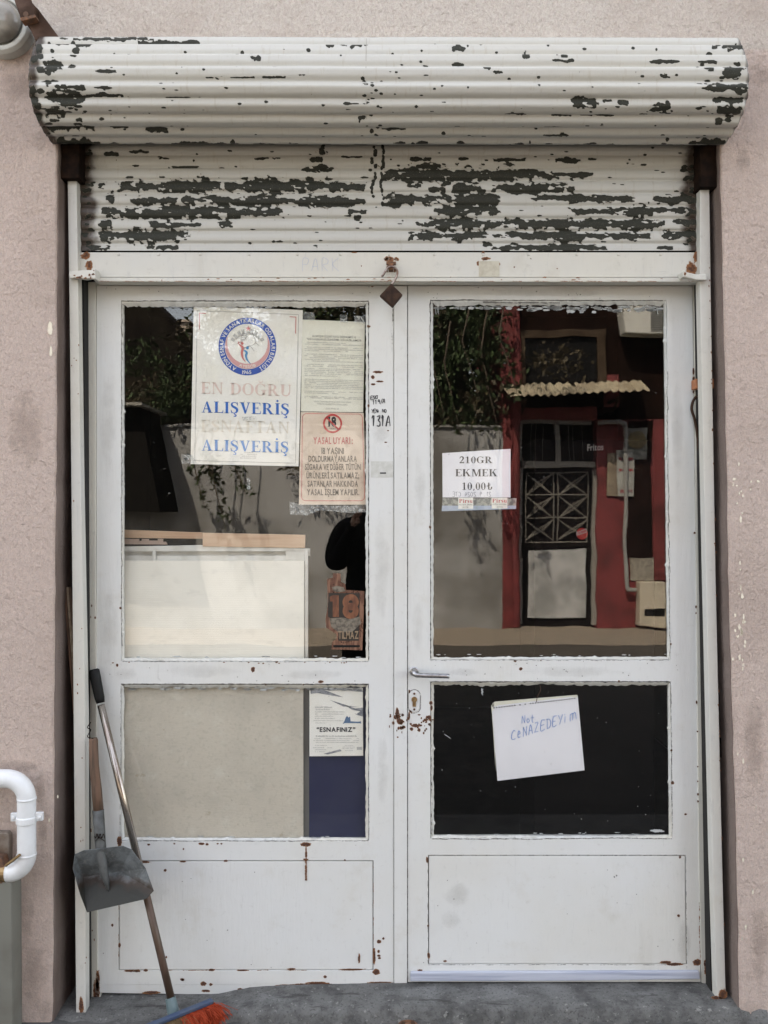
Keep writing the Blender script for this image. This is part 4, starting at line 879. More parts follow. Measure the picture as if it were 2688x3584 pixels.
b = MB(); b.prism([(1549,1743),(1546,1789),(1806,1781),(1808,1744)], PD+.001, PD+.0006); m = M('label_film', (.34,.36,.33), .4); m.mix(m.ramp(m.noise(60,3), .45, .55), (.16,.17,.17)); m.mix(m.ramp(m.posz()[2], P(0,1772,PD).z, P(0,1768,PD).z, .8, 0.), (.42,.52,.68)); m.mix(m.ramp(m.noise(120,2,off=(3,0,0)), .66, .7, 0, .7), (.25,.42,.22)); part('film', b, m.m, pt)
b = MB(); b.pbox(1604,1742,1656,1781,PD+.0014,PD+.001); b.pbox(1721,1742,1776,1780,PD+.0014,PD+.001); part('white_patch', b, PAPER, pt)
b = MB(); text_quad(b, 'Pirsu', 1607, 1654, 1746, 1760, PD+.0017, serif=True); text_quad(b, 'Pirsu', 1723, 1774, 1745, 1759, PD+.0017, serif=True); part('lettering', b, REDI, pt)
b = MB(); text_quad(b, 'NATURAL SPRING', 1606, 1654, 1764, 1769, PD+.0017, bold=.01); text_quad(b, 'WATER', 1618, 1640, 1773, 1778, PD+.0017, bold=.01); text_quad(b, 'DOĞAL KAYNAK', 1724, 1773, 1763, 1768, PD+.0017, bold=.01); text_quad(b, 'SUYU', 1740, 1760, 1772, 1777, PD+.0017, bold=.01); part('small_print', b, INKG, pt)

nb = sheet('notepad_page', 'white spiral pad page with blue handwriting hung in the black lower pane', 'notepad page', [(1721,2471),(2022,2436),(2046,2696),(1741,2733)], PD+.0015, PAPERC, curl=.004)
b = MB(); b.prism([(1724,2462),(1732,2456),(2020,2432),(2023,2440),(1722,2474)], PD-.002, PD-.003); b.prism([(1722,2500),(1719,2470),(1728,2460),(1735,2700)], PD-.002, PD-.0026); part('back_page', b, PAPERY, nb)
b = MB()
for i in range(32):
    x = 1729+i*9.1; y = 2477.5-(x-1729)*.117
    if 7 < i < 14 and i % 2: continue
    disc(b, x, y, 2.4, .1, 0, 360, PD+.0022, 8)
part('punch_holes', b, INK, nb)
b = MB(); N8 = lambda x, y: (1350+x*.663, 2300+y*.663)
hand(b, 'Not', *N8(717,350), 26, 2.6, PD+.0022, rise=.12, step=.74, width=.85); hand(b, 'CeNAZEDEYim', *N8(662,440), 33, 3.0, PD+.0022, rise=.33, step=.82, width=.76); part('handwriting', b, MARK, nb)
b = MB(); b.tube(catmull([P(1890,2398,PD+.003),P(1892,2416,PD+.003),P(1882,2436,PD+.004),P(1877,2458,PD+.004)],5), .0011, 6); part('wire_hook', b, BROWN, nb)

fl = sheet('flyer', 'torn white flyer with one bold word, in front of the dark blue board', 'flyer', [(1083,2404),(1270,2408),(1271,2645),(1083,2647)], PD+.0015, PAPER)
Z7f = lambda x, y: (400+x*.603, 2350+y*.603)
b = MB(); fd = PD+.0022; text_quad(b, '“ESNAFINIZ”', 1108, 1245, 2546, 2561, fd, bold=.035); part('headline', b, INK, fl)
b = MB()
for x0, x1, y in ((1165,1335,237),(1165,1330,250),(1165,1270,262),(1165,1275,275),(1155,1330,288),(1165,1230,301),(1160,1420,392),(1155,1425,403),(1170,1415,414),(1165,1235,432),(1155,1265,445),(1165,1230,457),(1165,1220,468),(1340,1385,432),(1325,1395,441),(1325,1390,450),(1340,1385,462)): lorem(b, Z7f(x0,0)[0], Z7f(x1,0)[0], Z7f(0,y)[1], 3.4, fd)
for x0, x1, y in ((1165,1262,212),(1170,1250,225),(1170,1275,380),(1280,1405,380)): lorem(b, Z7f(x0,0)[0], Z7f(x1,0)[0], Z7f(0,y)[1], 6, fd, 0, .9)
b.pbox(Z7f(1408,0)[0], Z7f(0,438)[1], Z7f(1438,0)[0], Z7f(0,455)[1], fd, fd-.0003); part('small_print', b, GREYP, fl)
b = MB(); b.prism([Z7f(*q) for q in ((1335,290),(1345,265),(1352,258),(1358,268),(1368,262),(1372,290),(1420,292),(1430,288),(1433,304),(1425,300),(1340,300),(1325,305))], fd, fd-.0003); part('blue_emblem', b, simple('petrol_ink', (.10,.17,.28), .7), fl)
b = MB()
for q in (((1135,100),(1200,100),(1330,150),(1260,140),(1180,125),(1140,130)), ((1180,98),(1300,95),(1440,105),(1443,120),(1330,108),(1250,112)), ((1330,190),(1400,215),(1443,210),(1443,262),(1400,250),(1428,232),(1380,222)), ((1250,165),(1360,200),(1420,206),(1330,204)), ((1215,478),(1310,452),(1320,462),(1240,482))):
    b.prism([Z7f(*p) for p in q], fd+.0002, fd-.0002)
part('torn_streaks', b, simple('torn_grey', (.17,.18,.20), .8, 0, (.34,.35,.36), 90), fl)

# worn 18 sticker on the outside of the glass
SD = -.0121; Z4 = lambda x, y: (400+x*.603, 1700+y*.603)
stk = thing('age_sticker', 'worn brown sticker with orange 18, in the lower right corner of the left pane', 'sticker', P(*Z4(1340,950), SD))
m = M('sticker_film', (.12,.05,.03), .5); m.mix(m.ramp(m.noise(40,4,stretch=(3,1,.4)), .45, .62), (.24,.12,.075)); m.l.new(m.ramp(m.noise(30,4,dist=1), .35, .5, .55, .97), m.b.inputs['Alpha']); STF = m.m
b = MB(); b.prism([Z4(*q) for q in ((1270,507),(1268,535),(1235,540),(1240,690),(1226,780),(1232,825),(1290,862),(1290,890),(1266,905),(1260,950),(1440,955),(1452,612),(1345,605),(1340,570),(1316,560),(1314,510))], SD, SD-.0003); part('film', b, STF, stk)
b = MB(); b.prism([Z4(*q) for q in ((1243,622),(1240,760),(1262,775),(1300,850),(1302,900),(1420,900),(1424,624))], SD+.0003, SD); part('black_field', b, simple('sticker_black', (.022,.018,.016), .35), stk)
ORG = simple('sticker_orange', (.22,.085,.04), .55, 0, (.11,.04,.022), 50, 0, 0, (1,1,.4)); GRYS = simple('sticker_grey', (.20,.17,.13), .7, 0, (.08,.065,.05), 90)
b = MB(); b.prism([Z4(*q) for q in ((1250,645),(1268,636),(1302,636),(1304,762),(1268,762),(1268,672),(1252,672))], SD+.0006, SD+.0003)
for cy_, r0 in ((676,47),(726,47)): disc(b, *Z4(1372,cy_), r0*.603, 7, 0, 360, SD+.0006+(cy_ > 700)*.0001, 30)
part('number', b, ORG, stk)
b = MB(); b.prism([Z4(*q) for q in ((1248,770),(1330,765),(1360,775),(1424,760),(1432,800),(1400,830),(1380,850),(1300,850),(1260,820))], SD+.0007, SD+.0003); part('paper_remnant', b, GRYS, stk); b = MB(); b.prism([Z4(*q) for q in ((1262,590),(1290,580),(1330,590),(1342,612),(1300,618),(1275,612))], SD+.0007, SD+.0003); part('paper_remnant', b, GRYS, stk)
b = MB(); text_quad(b, 'TILMAZ', Z4(1300,0)[0], Z4(1418,0)[0], Z4(0,845)[1], Z4(0,888)[1], SD+.0009, bold=.02); part('lettering', b, simple('sticker_tan', (.27,.19,.12), .7), stk)
b = MB(); b.prism([Z4(*q) for q in ((1270,925),(1272,938),(1425,938),(1425,925))], SD+.0004, SD); part('base_bar', b, BLACKP, stk)
# tapes
tapes = [('crumpled clear tape under the age limit sign', [(1012,1755),(1048,1764),(1160,1770),(1282,1768),(1284,1792),(1230,1796),(1120,1785),(1075,1804),(1015,1800)], PD+.003),
 ('clear tape at the top left corner of the typed notice', [(1062,1090),(1100,1095),(1102,1122),(1062,1120)], PD+.003), ('clear tape at the top middle of the typed notice', [(1190,1100),(1215,1102),(1216,1130),(1190,1128)], PD+.003), ('clear tape at the top right corner of the typed notice', [(1240,1104),(1276,1108),(1276,1134),(1241,1131)], PD+.003),
 ('clear tape at the bottom left corner of the large poster', [(634,1590),(672,1592),(690,1622),(636,1622)], PD+.003), ('yellowish tape across the middle of the large poster', [(848,1458),(895,1456),(896,1468),(850,1472)], PD+.003), ('short strip of tape on the glass below the large poster', [(864,1674),(876,1674),(876,1714),(864,1712)], PD+.003)]
for lb_, q, d_ in tapes:
    b = MB(); b.prism(q[::-1] if False else q, d_, d_-.0002); tag(part('tape', b, TAPE, base=P(*q[0], d_)), lb_, 'tape', 'clear tape holding the papers')

# ============================================================ THINGS INSIDE THE SHOP
m = M('ribbed_board', (.86,.85,.78), .7); wv = m.node('TexWave'); wv.wave_type = 'BANDS'; wv.bands_direction = 'Z'; wv.inputs['Scale'].default_value = 44; wv.inputs['Distortion'].default_value = 1.6; wv.inputs['Detail'].default_value = 2
m.l.new(m.g.outputs['Position'], wv.inputs['Vector']); m.bump(wv.outputs['Fac'], .0003, .35); m.mix(m.ramp(wv.outputs['Fac'], 0, .35, .07, 0), (.55,.54,.48)); m.mix(m.ramp(m.noise(5,5,.65), .42, .66, 0, .6), (.72,.71,.64)); m.mix(m.ramp(m.noise(14,5,.7,stretch=(1,1,2),off=(3,0,0)), .56, .7, 0, .4), (.66,.65,.60)); BOARD = m.m
wb = thing('white_board', 'white ribbed board inside the left door, below the pine planks', 'board', P(740, 2380, -.06))
b = MB(); b.pbox(380,1962,1064,2370,-.05,-.058); part('panel', b, BOARD, wb, bevel=.001)
b = MB(); b.prism([(380,1914),(380,1930),(1085,1930),(1085,1920),(700,1908)], -.06, -.068); b.pbox(380,1945,1068,1964,-.062,-.070); b.pbox(380,1925,1085,1946,-.080,-.088); b.pbox(533,1926,545,1962,-.052,-.058); b.pbox(1000,1926,1066,1960,-.060,-.066); b.pbox(1066,1922,1078,2372,-.056,-.07)
part('frame_strips', b, simple('white_lacquer', (.66,.67,.64), .4, 0, (.56,.56,.52), 20), wb, bevel=.001)
pk = MB(); pk.prism([(709,1865),(709,1913),(1067,1918),(1068,1872)], -.055, -.075)
tag(part('pine_plank', pk, PINE, base=P(890,1916,-.06), bevel=.0015), 'pale pine plank lying on top of the white ribbed board', 'plank')
pk = MB(); pk.prism([(380,1852),(380,1882),(709,1886),(709,1864)], -.085, -.1)
tag(part('pine_plank', pk, PINE, base=P(560,1884,-.09), bevel=.0015), 'thin hazy wooden batten behind the left end of the pine plank', 'plank')
pk = MB(); pk.prism([(380,1886),(380,1904),(585,1906),(580,1896),(570,1896),(570,1886),(552,1886),(552,1892),(520,1892),(520,1886),(496,1886),(496,1893),(486,1893),(486,1886)], -.078, -.084)
tag(part('notched_batten', pk, simple('hazy_wood', (.40,.30,.25), .7, 0, (.33,.25,.2), 20), base=P(480,1904,-.08)), 'short notched brown batten lying under the hazy batten', 'batten')
m = M('cream_cloth', (.60,.56,.485), .8); wv = m.node('TexWave'); wv.bands_direction = 'Z'; wv.inputs['Scale'].default_value = 60; wv.inputs['Distortion'].default_value = 1; m.l.new(m.g.outputs['Position'], wv.inputs['Vector'])
m.mix(m.ramp(wv.outputs['Fac'], 0, .4, .12, 0), (.46,.44,.38)); m.mix(m.ramp(m.noise(4,5,.65), .40, .66, 0, .7), (.50,.47,.41)); m.mix(m.ramp(m.noise(13,5,.7,off=(5,0,0)), .52, .7, 0, .5), (.66,.65,.58)); m.mix(m.ramp(m.noise(110,3), .5, .7, 0, .35), (.40,.38,.32)); m.mix(m.ramp(m.noise(22,4,off=(1,0,2)), .68, .74, 0, .5), (.36,.30,.22)); m.bump(m.noise(60,3,stretch=(1,1,4)), .001, .6); CREAM = m.m
b = MB(); b.pbox(380,2374,1062,2990,-.024,-.03); cb = part('cream_board', b, CREAM, base=P(740,2980,-.03), bevel=.002); tag(cb, 'cream fabric covered board filling the lower left pane', 'board')
b = MB(); b.pbox(1060,2380,1084,2980,-.034,-.05); tag(part('grey_post', b, simple('post_grey', (.13,.13,.12), .5, 0, (.2,.2,.19), 12, stretch=(1,1,.1)), base=P(1072,2980,-.04), bevel=.002), 'narrow grey upright between the cream board and the blue board', 'post')
b = MB(); b.pbox(1082,2380,1330,2990,-.030,-.040); tag(part('blue_board', b, simple('navy_board', (.016,.022,.070), .5, 0, (.024,.030,.075), 8), base=P(1190,2980,-.04)), 'dark blue board behind the torn flyer', 'board')
# dim display stand with snack names behind the right pane
ds = thing('snack_stand', 'dark snack display stand deep inside behind the right door pane', 'display stand', P(2000, 3400, -.35))
b = MB(); b.pbox(1870,1540,2290,3300,-.42,-.75); part('body', b, simple('stand_black', (.007,.006,.006), .9, spec=.05), ds)
b = MB(); text_quad(b, 'Fritos', 2056, 2112, 1556, 1578, -.418, slope=-.06, bold=.01); part('lettering', b, simple('stand_silver', (.34,.34,.34), .5), ds, label='slanted silver snack name')
b = MB(); text_quad(b, 'ROCCO', 2018, 2054, 1862, 1876, -.417, slope=-.35, bold=.015); part('lettering', b, simple('stand_white', (.55,.55,.55), .5), ds, label='small white name on a red spot')
b = MB(); disc(b, 2037, 1868, 20, .2, 0, 360, -.4185, 24); part('red_spot', b, simple('spot_red', (.5,.03,.03), .5), ds)

# ============================================================ BROOM, DUSTPAN AND SMALL THINGS IN THE RECESS
bm = thing('broom', 'long broom leaning on the left door leaf, with black grip and orange bristles', 'broom', P(620, 3560, .16))
pa, pb_ = P(353, 2466, .042), P(604, 3515, .145)
b = MB(); mid = pa.lerp(pb_, .60); 
b.tube([pa, mid], .0112, 14); po = part('pole', b, simple('chrome_tube', (.46,.42,.38), .22, .95, (.30,.24,.2), 40, 0, 0, (1,1,.1)), bm, smooth=True, label='shiny upper half of the pole')
b = MB(); b.tube([mid, pb_], .0112, 14); part('pole', b, simple('brown_tube', (.12,.075,.055), .4, .2, (.07,.045,.03), 30, 0, 0, (1,1,.2)), bm, smooth=True, label='brown lower half of the pole')
b = MB(); g0, g1 = P(328, 2342, .030), P(352, 2460, .041); b.tube([g0, g0.lerp(g1,.04), g0.lerp(g1,.3), g0.lerp(g1,.85), g1], [.012,.0165,.0165,.0150,.0125], 16); part('grip', b, BLACKP, bm, smooth=True)
b = MB(); b.tube([P(596,3492,.143), P(610,3556,.158)], [.0150,.0185], 16); part('socket', b, simple('green_grey_plastic', (.10,.15,.16), .45), bm)
a0 = Vector(P(560,3600,.235)); a1 = Vector(P(744,3512,.128)); a0.z = .026; a1.z = .026
dv = (a1-a0).normalized(); sd = Vector((dv.y, -dv.x, 0)); 
if sd.y > 0: sd = -sd
a0 = a0-dv*.10
b = MB(); up = Vector((0,0,1)); hw = .007
vs = [a0-sd*.012, a0+sd*hw, a1+sd*hw, a1-sd*.012]; vs2 = [v+up*.013+sd*.002 for v in vs]
b.add(vs+vs2, [(3,2,1,0),(4,5,6,7),(0,1,5,4),(1,2,6,5),(2,3,7,6),(3,0,4,7)]); part('head', b, simple('blue_plastic', (.035,.06,.12), .7, 0, (.07,.09,.12), 20), bm, bevel=.003)
b = MB(); rr = random.Random(3)
for i in range(5200):
    u = rr.random(); st0 = a0.lerp(a1, u)+sd*rr.uniform(-.006, .012); st0.z = .027
    fl_ = rr.uniform(-.2, 1)
    spread = .030+.012*(u > .6)
    e = st0+sd*(spread*fl_+.012)+dv*rr.uniform(-.012, .012+.045*(u > .82)*(rr.random()))
    e.z = gz(700)-.0+rr.uniform(-.0, .040)*(fl_ > .2)
    if e.z < -.028: e.z = -.026
    wv_ = Vector((rr.uniform(-1,1), rr.uniform(-1,1), rr.uniform(-1,1))).normalized()*.0009
    md = st0.lerp(e, .5)+Vector((0,0,.006))
    b.add([st0-wv_, st0+wv_, md+wv_, md-wv_, e-wv_, e+wv_], [(0,1,2,3),(3,2,5,4)], mi=0 if u > .62+rr.uniform(-.08,.08) else 1)
part('bristles', b, [simple('orange_bristle', (.36,.042,.010), .9), simple('brown_bristle', (.16,.10,.045), .8)], bm)

dp = thing('dustpan', 'old galvanised dustpan with a wooden handle, hanging in front of the left guide rail', 'dustpan', P(400, 3190, .12))
# scoop: rear wall, floor, two flared sides (d differs: floor lip comes towards the viewer)
q = {'bl':(284,3000,.125),'btl':(262,2990,.150),'bt':(294,2976,.150),'bt2':(431,2961,.150),'btr':(460,2973,.145),'fl':(292,3070,.108),'fr':(420,3050,.108),'sl':(255,3040,.155),'sr':(510,3040,.150),'ll':(282,3130,.165),'lf':(304,3193,.185),'lr':(512,3146,.185),'lrr':(538,3118,.172)}
V_ = {k_: P(*v) for k_, v in q.items()}
b = MB(); order = list(q); idx = {k_: i for i, k_ in enumerate(order)}
fs = [('bt','fl','fr','bt2'),('btl','sl','fl','bt'),('fl','lf','lr','fr'),('sl','ll','lf','fl'),('bt2','fr','btr'),('btr','fr','sr'),('fr','lr','lrr','sr')]
b.add([V_[k_] for k_ in order], [tuple(idx[k_] for k_ in f) for f in fs])
m = M('pan_metal', (.17,.19,.20), .6, .2); m.mix(m.ramp(m.noise(16,5,.7), .38, .62, 0, .9), (.075,.08,.08)); m.mix(m.ramp(m.noise(70,4,.7), .52, .7, 0, .5), (.24,.25,.25))
zf = P(0,3066,.11).z; fz = m.math('ADD', m.posz()[2], m.math('MULTIPLY', m.math('SUBTRACT', m.noise(25,4), .5), .05))
m.mix(m.ramp(fz, zf-.012, zf+.004, 1, 0), (.018,.018,.014)); m.mix(m.math('MULTIPLY', m.math('MULTIPLY', m.ramp(fz, zf+.010, zf+.0), m.ramp(fz, zf-.028, zf-.010)), .35), (.07,.035,.02)); m.bump(m.noise(40,3), .003, .8)
o = part('pan', b, m.m, dp); s1 = o.modifiers.new('thick', 'SOLIDIFY'); s1.thickness = .0014; b1 = o.modifiers.new('bv', 'BEVEL'); b1.width = .008; b1.segments = 3; b1.limit_method = 'ANGLE'; b1.angle_limit = R(14)
b = MB(); b.tube([P(326,2584,.105), P(327,2590,.105), P(330,2680,.107), P(338,2760,.109), P(346,2850,.112)], [.0115,.0133,.0138,.0150,.0150], 12); part('handle', b, WOOD, dp, smooth=True)
b = MB(); b.tube([P(343,2835,.112), P(350,2935,.120), P(357,3010,.140), P(366,3060,.142), P(380,3118,.150)], [.0172,.0165,.0150,.0120,.0035], 12); part('socket', b, GALV, dp, smooth=True)
b = MB(); b.tube([P(331+i*1.6, 2926+8*math.sin(i*.9), .139) for i in range(24)], .0012, 6); b.tube([P(334,2944,.138), P(346,2930,.140), P(368,2945,.138)], .0012, 6); b.tube(catmull([P(326,2584,.11), P(306,2578,.10), P(318,2555,.1), P(306,2546,.1), P(318,2528,.1)],5), .0013, 6); part('wire', b, DARKM, dp)

sl_ = thing('slat_bundle', 'thin weathered wooden slats stood between the left pink wall and the guide rail', 'slats', P(250, 2500, .05))
for i, (xa, xb_) in enumerate(((222,230),(231,240),(240,250))):
    b = MB(); b.prism([(xa,2053+i*3),(xa+34,2500),(xb_+34,2500),(xb_-1,2052+i*2)], .050-.003*i, .030); part('slat', b, WOOD if i != 1 else simple('grey_wood', (.30,.24,.18), .8, 0, (.20,.15,.1), 40), sl_, bevel=.001)
b = MB(); b.tube(catmull([P(*v) for v in ((2502,1386,.03),(2470,1380,.02),(2446,1384,.018),(2428,1400,.020),(2421,1432,.020),(2432,1470,.018),(2442,1530,.016),(2450,1620,.012),(2457,1730,.008))], 8), .0044, 8)
tag(part('cable', b, BROWN, base=P(2457,1730,.01), smooth=True), 'brown cable looping out from behind the right guide rail', 'cable')
b = MB(); b.pbox(2434,1325,2509,1360,.044,.006); tag(part('wooden_wedge', b, simple('orange_wood', (.45,.18,.08), .8, 0, (.3,.12,.06), 40, .001), base=P(2470,1358,.03), bevel=.003), 'orange brown wooden wedge stuck behind the right guide rail', 'wedge')
b = MB(); b.lathe(P(2520,2614,.03), (0,-1,0), [(.018,0),(.018,.012),(.012,.014)], 20); b.v = [(x*1 if True else x, y, P(0,2614,.03).z+(z-P(0,2614,.03).z)*1.7) for x, y, z in b.v]
tag(part('hole_disc', b, DARKM, base=P(2520,2640,.03)), 'dark oval disc in place of a lock hole beside the right guide rail', 'hole')  # solid dark disc put in for the darkness of a lock hole
b = MB(); c_ = P(1428, 3562, .165); c_.z = -.030; b.lathe(c_, (0,0,1), [(.030,-.01),(.030,.012),(.024,.014),(.022,.004),(.010,.004),(.009,.016),(.003,.018)], 20); tag(part('ground_bolt', b, RUST, base=c_, smooth=False), 'small rusty ring bolt set in the pavement before the doors', 'ground bolt')

# ============================================================ ON THE PINK WALL
wl = thing('wall_lamp', 'round grey bulkhead lamp cut off by the top left corner', 'lamp', P(-10, 160, WF))
c_ = P(-8, 68, WF+.06); c_.y = -WF
b = MB(); b.lathe(c_, (0,-1,0), [(.088,0),(.088,.034),(.081,.046),(.070,.048),(.064,.040)], 40); part('housing', b, simple('lamp_grey', (.55,.56,.53), .5, 0, (.42,.42,.39), 20), wl, smooth=False, bevel=.002)
b = MB(); b.lathe(c_+Vector((0,-.044,0)), (0,-1,0), [(.064,0),(.062,.012),(.052,.026),(.034,.036),(.012,.040),(.002,.041)], 40); part('lens', b, simple('dusty_glass', (.18,.17,.15), .12, 0, (.32,.30,.26), 14), wl, smooth=True)
bk = thing('wall_bracket', 'brown iron bracket above the left end of the shutter hood', 'bracket', P(160, 135, .2))
b = MB(); b.prism([(40,-60),(49,0),(73,68),(120,62),(126,24),(105,0),(90,-60)], .255, .235); b.prism([(73,62),(90,66),(122,140),(214,140),(128,24),(110,40)], .235, .15); part('arm', b, BROWN, bk, bevel=.003)
b = MB(); b.prism([(70,62),(74,74),(126,60),(122,50)], .262, .235); b.lathe(P(92,52,.255), (0,-1,0), [(.008,0),(.008,.004)], 12); part('clamp', b, RUST, bk, bevel=.001)
gp = thing('gas_pipe', 'white painted pipe bending out of the left pink wall', 'pipe', P(90, 3060, .2))
def arcp(cx, cy, r, a0, a1, n_, d): return [P(cx+r*math.cos(R(a0+(a1-a0)*i/n_)), cy-r*math.sin(R(a0+(a1-a0)*i/n_)), d) for i in range(n_+1)]
PDp = .185; pr_ = .0265
b = MB(); b.tube([P(-200,2725,PDp), P(20,2725,PDp)]+arcp(22,2796,71,88,0,14,PDp)+[P(93.5,2985,PDp)]+arcp(30,2990,64,0,-80,12,PDp)+[P(26,3054,PDp)], pr_, 24); part('tube', b, PLASTW, gp, smooth=True)
b = MB()
for y, r in ((2795,1.05),(2991,1.07)): b.tube([P(93.5,y-4,PDp), P(93.5,y-3,PDp), P(93.5,y+3,PDp), P(93.5,y+4,PDp)], [pr_,pr_*r,pr_*r,pr_], 24); part('weld', b, PLASTW, gp, smooth=True); b = MB()
b = MB(); b.tube([P(93,2856,PDp), P(93,2857,PDp), P(93,2880,PDp), P(93,2881,PDp)], [pr_,pr_*1.12,pr_*1.12,pr_], 24); b.pbox(36,2846,62,2876,PDp+.006,PDp-.006); b.pbox(122,2844,149,2874,PDp+.006,PDp-.006)
for x in (47, 137): b.lathe(P(x,2861,PDp+.006), (0,-1,0), [(.007,0),(.006,.005)], 6)
part('clamp', b, PLASTW, gp, bevel=.003)
b = MB(); b.tube([P(28,3056,PDp), P(-10,3052,PDp)], .026, 20); b.tube([P(20,3030,PDp+.02), P(70,2992,PDp+.034)], .004, 8); part('brass_joint', b, BRASS, gp)
gm = thing('gas_valve', 'rusty grey meter plate at the left edge behind the white pipe', 'meter', P(0, 3060, .16))
b = MB(); b.prism([(-200,2912),(-200,3060),(33,3060),(33,2925),(24,2914)], .155, WF); part('plate', b, simple('meter_grey', (.25,.22,.19), .5, .3, (.15,.1,.07), 20), gm, bevel=.004)
b = MB(); b.prism([(-60,3000),(-60,3100),(12,3100),(20,3060),(4,3005)], .2, .155); part('valve_body', b, RUST, gm, bevel=.006)
cbn = thing('utility_cabinet', 'beige grey cabinet with a dark green edge at the lower left', 'cabinet', P(0, 3584, .16))
b = MB(); b.prism([(-300,3088),(-300,3700),(44,3700),(40,3088)], .20, WF); part('body', b, simple('cabinet_beige', (.17,.17,.145), .6, 0, (.13,.125,.105), 6), cbn, bevel=.003)
b = MB(); b.prism([(40.5,3078),(45,3700),(52,3700),(50,3078)], .17, WF); part('edge_strip', b, simple('dark_green', (.03,.055,.04), .6), cbn)

# ============================================================ ACROSS THE STREET (seen in the panes)
LO = 8.47
ox = lambda x: RX(x, LO); oz = lambda y: RZ(y, LO)
GO = -.13
m = M('brick_paving', (.30,.25,.20), .9); bt = m.node('TexBrick'); bt.inputs['Scale'].default_value = 5; bt.inputs['Color1'].default_value = (.34,.28,.22,1); bt.inputs['Color2'].default_value = (.26,.22,.17,1); bt.inputs['Mortar'].default_value = (.10,.09,.08,1); bt.inputs['Mortar Size'].default_value = .03
m.l.new(m.g.outputs['Position'], bt.inputs['Vector']); m.l.new(bt.outputs[0], m.b.inputs['Base Color'])
b = MB(); b.box(-14, 14, -LO-1, -LO+1.35, -.3, -.02); b.box(-14, 14, -LO+1.35, -LO+1.47, -.3, -.015); tag(part('far_pavement', b, m.m), kind='structure')
GREYW = simple('grey_render', (.34,.345,.35), .9, 0, (.15,.145,.135), 1.1, .004, 50)
b = MB(); b.box(-12, ox(1757), -LO-.25, -LO, -.1, oz(1495)); b.box(-12, ox(1757), -LO-.28, -LO+.03, oz(1495), oz(1487))
gw = part('garden_wall', b, GREYW, base=(-4,-LO,0)); tag(gw, 'tall grey rendered garden wall across the street, left of the red shopfront', 'wall')
rb = thing('red_building', 'red painted building across the street with a barred door and corrugated canopy', 'building', (ox(2040), -LO-1, 0))
RED = simple('red_paint', (.20,.034,.036), .7, 0, (.09,.016,.016), 2.4, .004, 60)
DRED = simple('dark_render', (.010,.006,.005), .9, 0, (.018,.009,.007), 2, spec=.03)
def ob(mb, x0, y0, x1, y1, f, bk_): mb.box(ox(x0), ox(x1), -LO-bk_, -LO+f, oz(y1), oz(y0))
b = MB(); ob(b, 1757, -600, 1822, 2200, .0, 3); ob(b, 2092, 1466, 2335, 2200, 0, 3); ob(b, 1822, 1424, 2092, 1468, 0, 3); ob(b, 2116, 1310, 2170, 1424, .0, 3); ob(b, 2290, 1640, 2330, 2030, .02, 0); part('wall', b, RED, rb)
b = MB(); ob(b, 1822, -600, 3000, 1310, -.01, 3); ob(b, 1822, 1310, 2116, 1424, -.01, 3); ob(b, 2170, 1310, 3000, 1466, -.01, 3); ob(b, 2335, 1466, 3000, 2200, -.01, 3); ob(b, 2200, 1470, 2285, 1950, .012, .0); part('dark_wall', b, DRED, rb)
b = MB(); ob(b, 2205, 1950, 2288, 2032, .012, .0); part('pebbledash', b, simple('pebbledash', (.35,.32,.27), .9, 0, (.14,.13,.11), 40), rb)
FR = simple('window_frame_brown', (.07,.05,.035), .8, 0, (.045,.03,.02), 5, spec=.1)
b = MB(); ob(b,1812,1155,2120,1180,.05,.0); ob(b,1812,1180,1835,1372,.05,0); ob(b,2090,1180,2120,1372,.05,0); part('window_frame', b, FR, rb)
b = MB(); ob(b,1835,1180,2090,1372,-.005,.008); part('window_pane', b, simple('dark_glass', (.01,.01,.01), .1), rb)
b = MB(); 
for x0,y0,x1,y1 in ((1822,1470,1835,2190),(2080,1640,2094,2190),(1822,1612,2092,1636),(1952,1472,1966,1612),(1835,1468,2080,1480)): ob(b,x0,y0,x1,y1,-.06,.14)
part('door_frame', b, simple('grey_frame', (.28,.27,.25), .6), rb)
b = MB(); ob(b,1822,1468,2092,2200,-.2,.25); part('door_panel', b, simple('door_black', (.010,.008,.008), .8, spec=.1), rb)
b = MB(); ob(b,1862,1925,2064,2168,-.16,.2); part('kick_panel', b, simple('door_grey', (.50,.51,.52), .5, 0, (.26,.27,.27), 3), rb)
b = MB(); L2 = LO+.15
gp_ = lambda x, y: Vector((ox(x), -L2, oz(y)))
for x in (1852, 1946, 1960, 2066): b.tube([gp_(x,1655), gp_(x,1902)], .008, 6)
for y in (1655, 1733, 1812, 1902): b.tube([gp_(1852,y), gp_(2066,y)], .008, 6)
for i in range(3):
    for x0, x1 in ((1852,1946),(1960,2066)):
        y0 = 1657+i*80; y1 = y0+78; xm, ym = (x0+x1)/2, (y0+y1)/2
        for dx in (-9,-4,4,9):
            for (xa, ya) in ((x0,y0),(x1,y0),(x0,y1),(x1,y1)): b.tube([gp_(xa,ya), gp_(xm+dx,ym+dx*.4)], .004, 5)
for x in (1870,1886,1910,2000,2016,2050): b.tube([gp_(x,1480), gp_(x,1612)], .004, 5)
part('door_grille', b, simple('grille_grey', (.20,.19,.17), .5), rb)
b = MB(); b.tube([Vector((ox(1806), -LO+.07, 0)), Vector((ox(1806), -LO+.07, 6))], .05, 12)
for y in (1750, 2100, 2165, 1400): b.tube([Vector((ox(1806), -LO+.07, oz(y)-.02)), Vector((ox(1806), -LO+.07, oz(y)+.02))], .06, 12)
part('downpipe', b, RED, rb, smooth=False)
b = MB(); cor = []
nn = 110
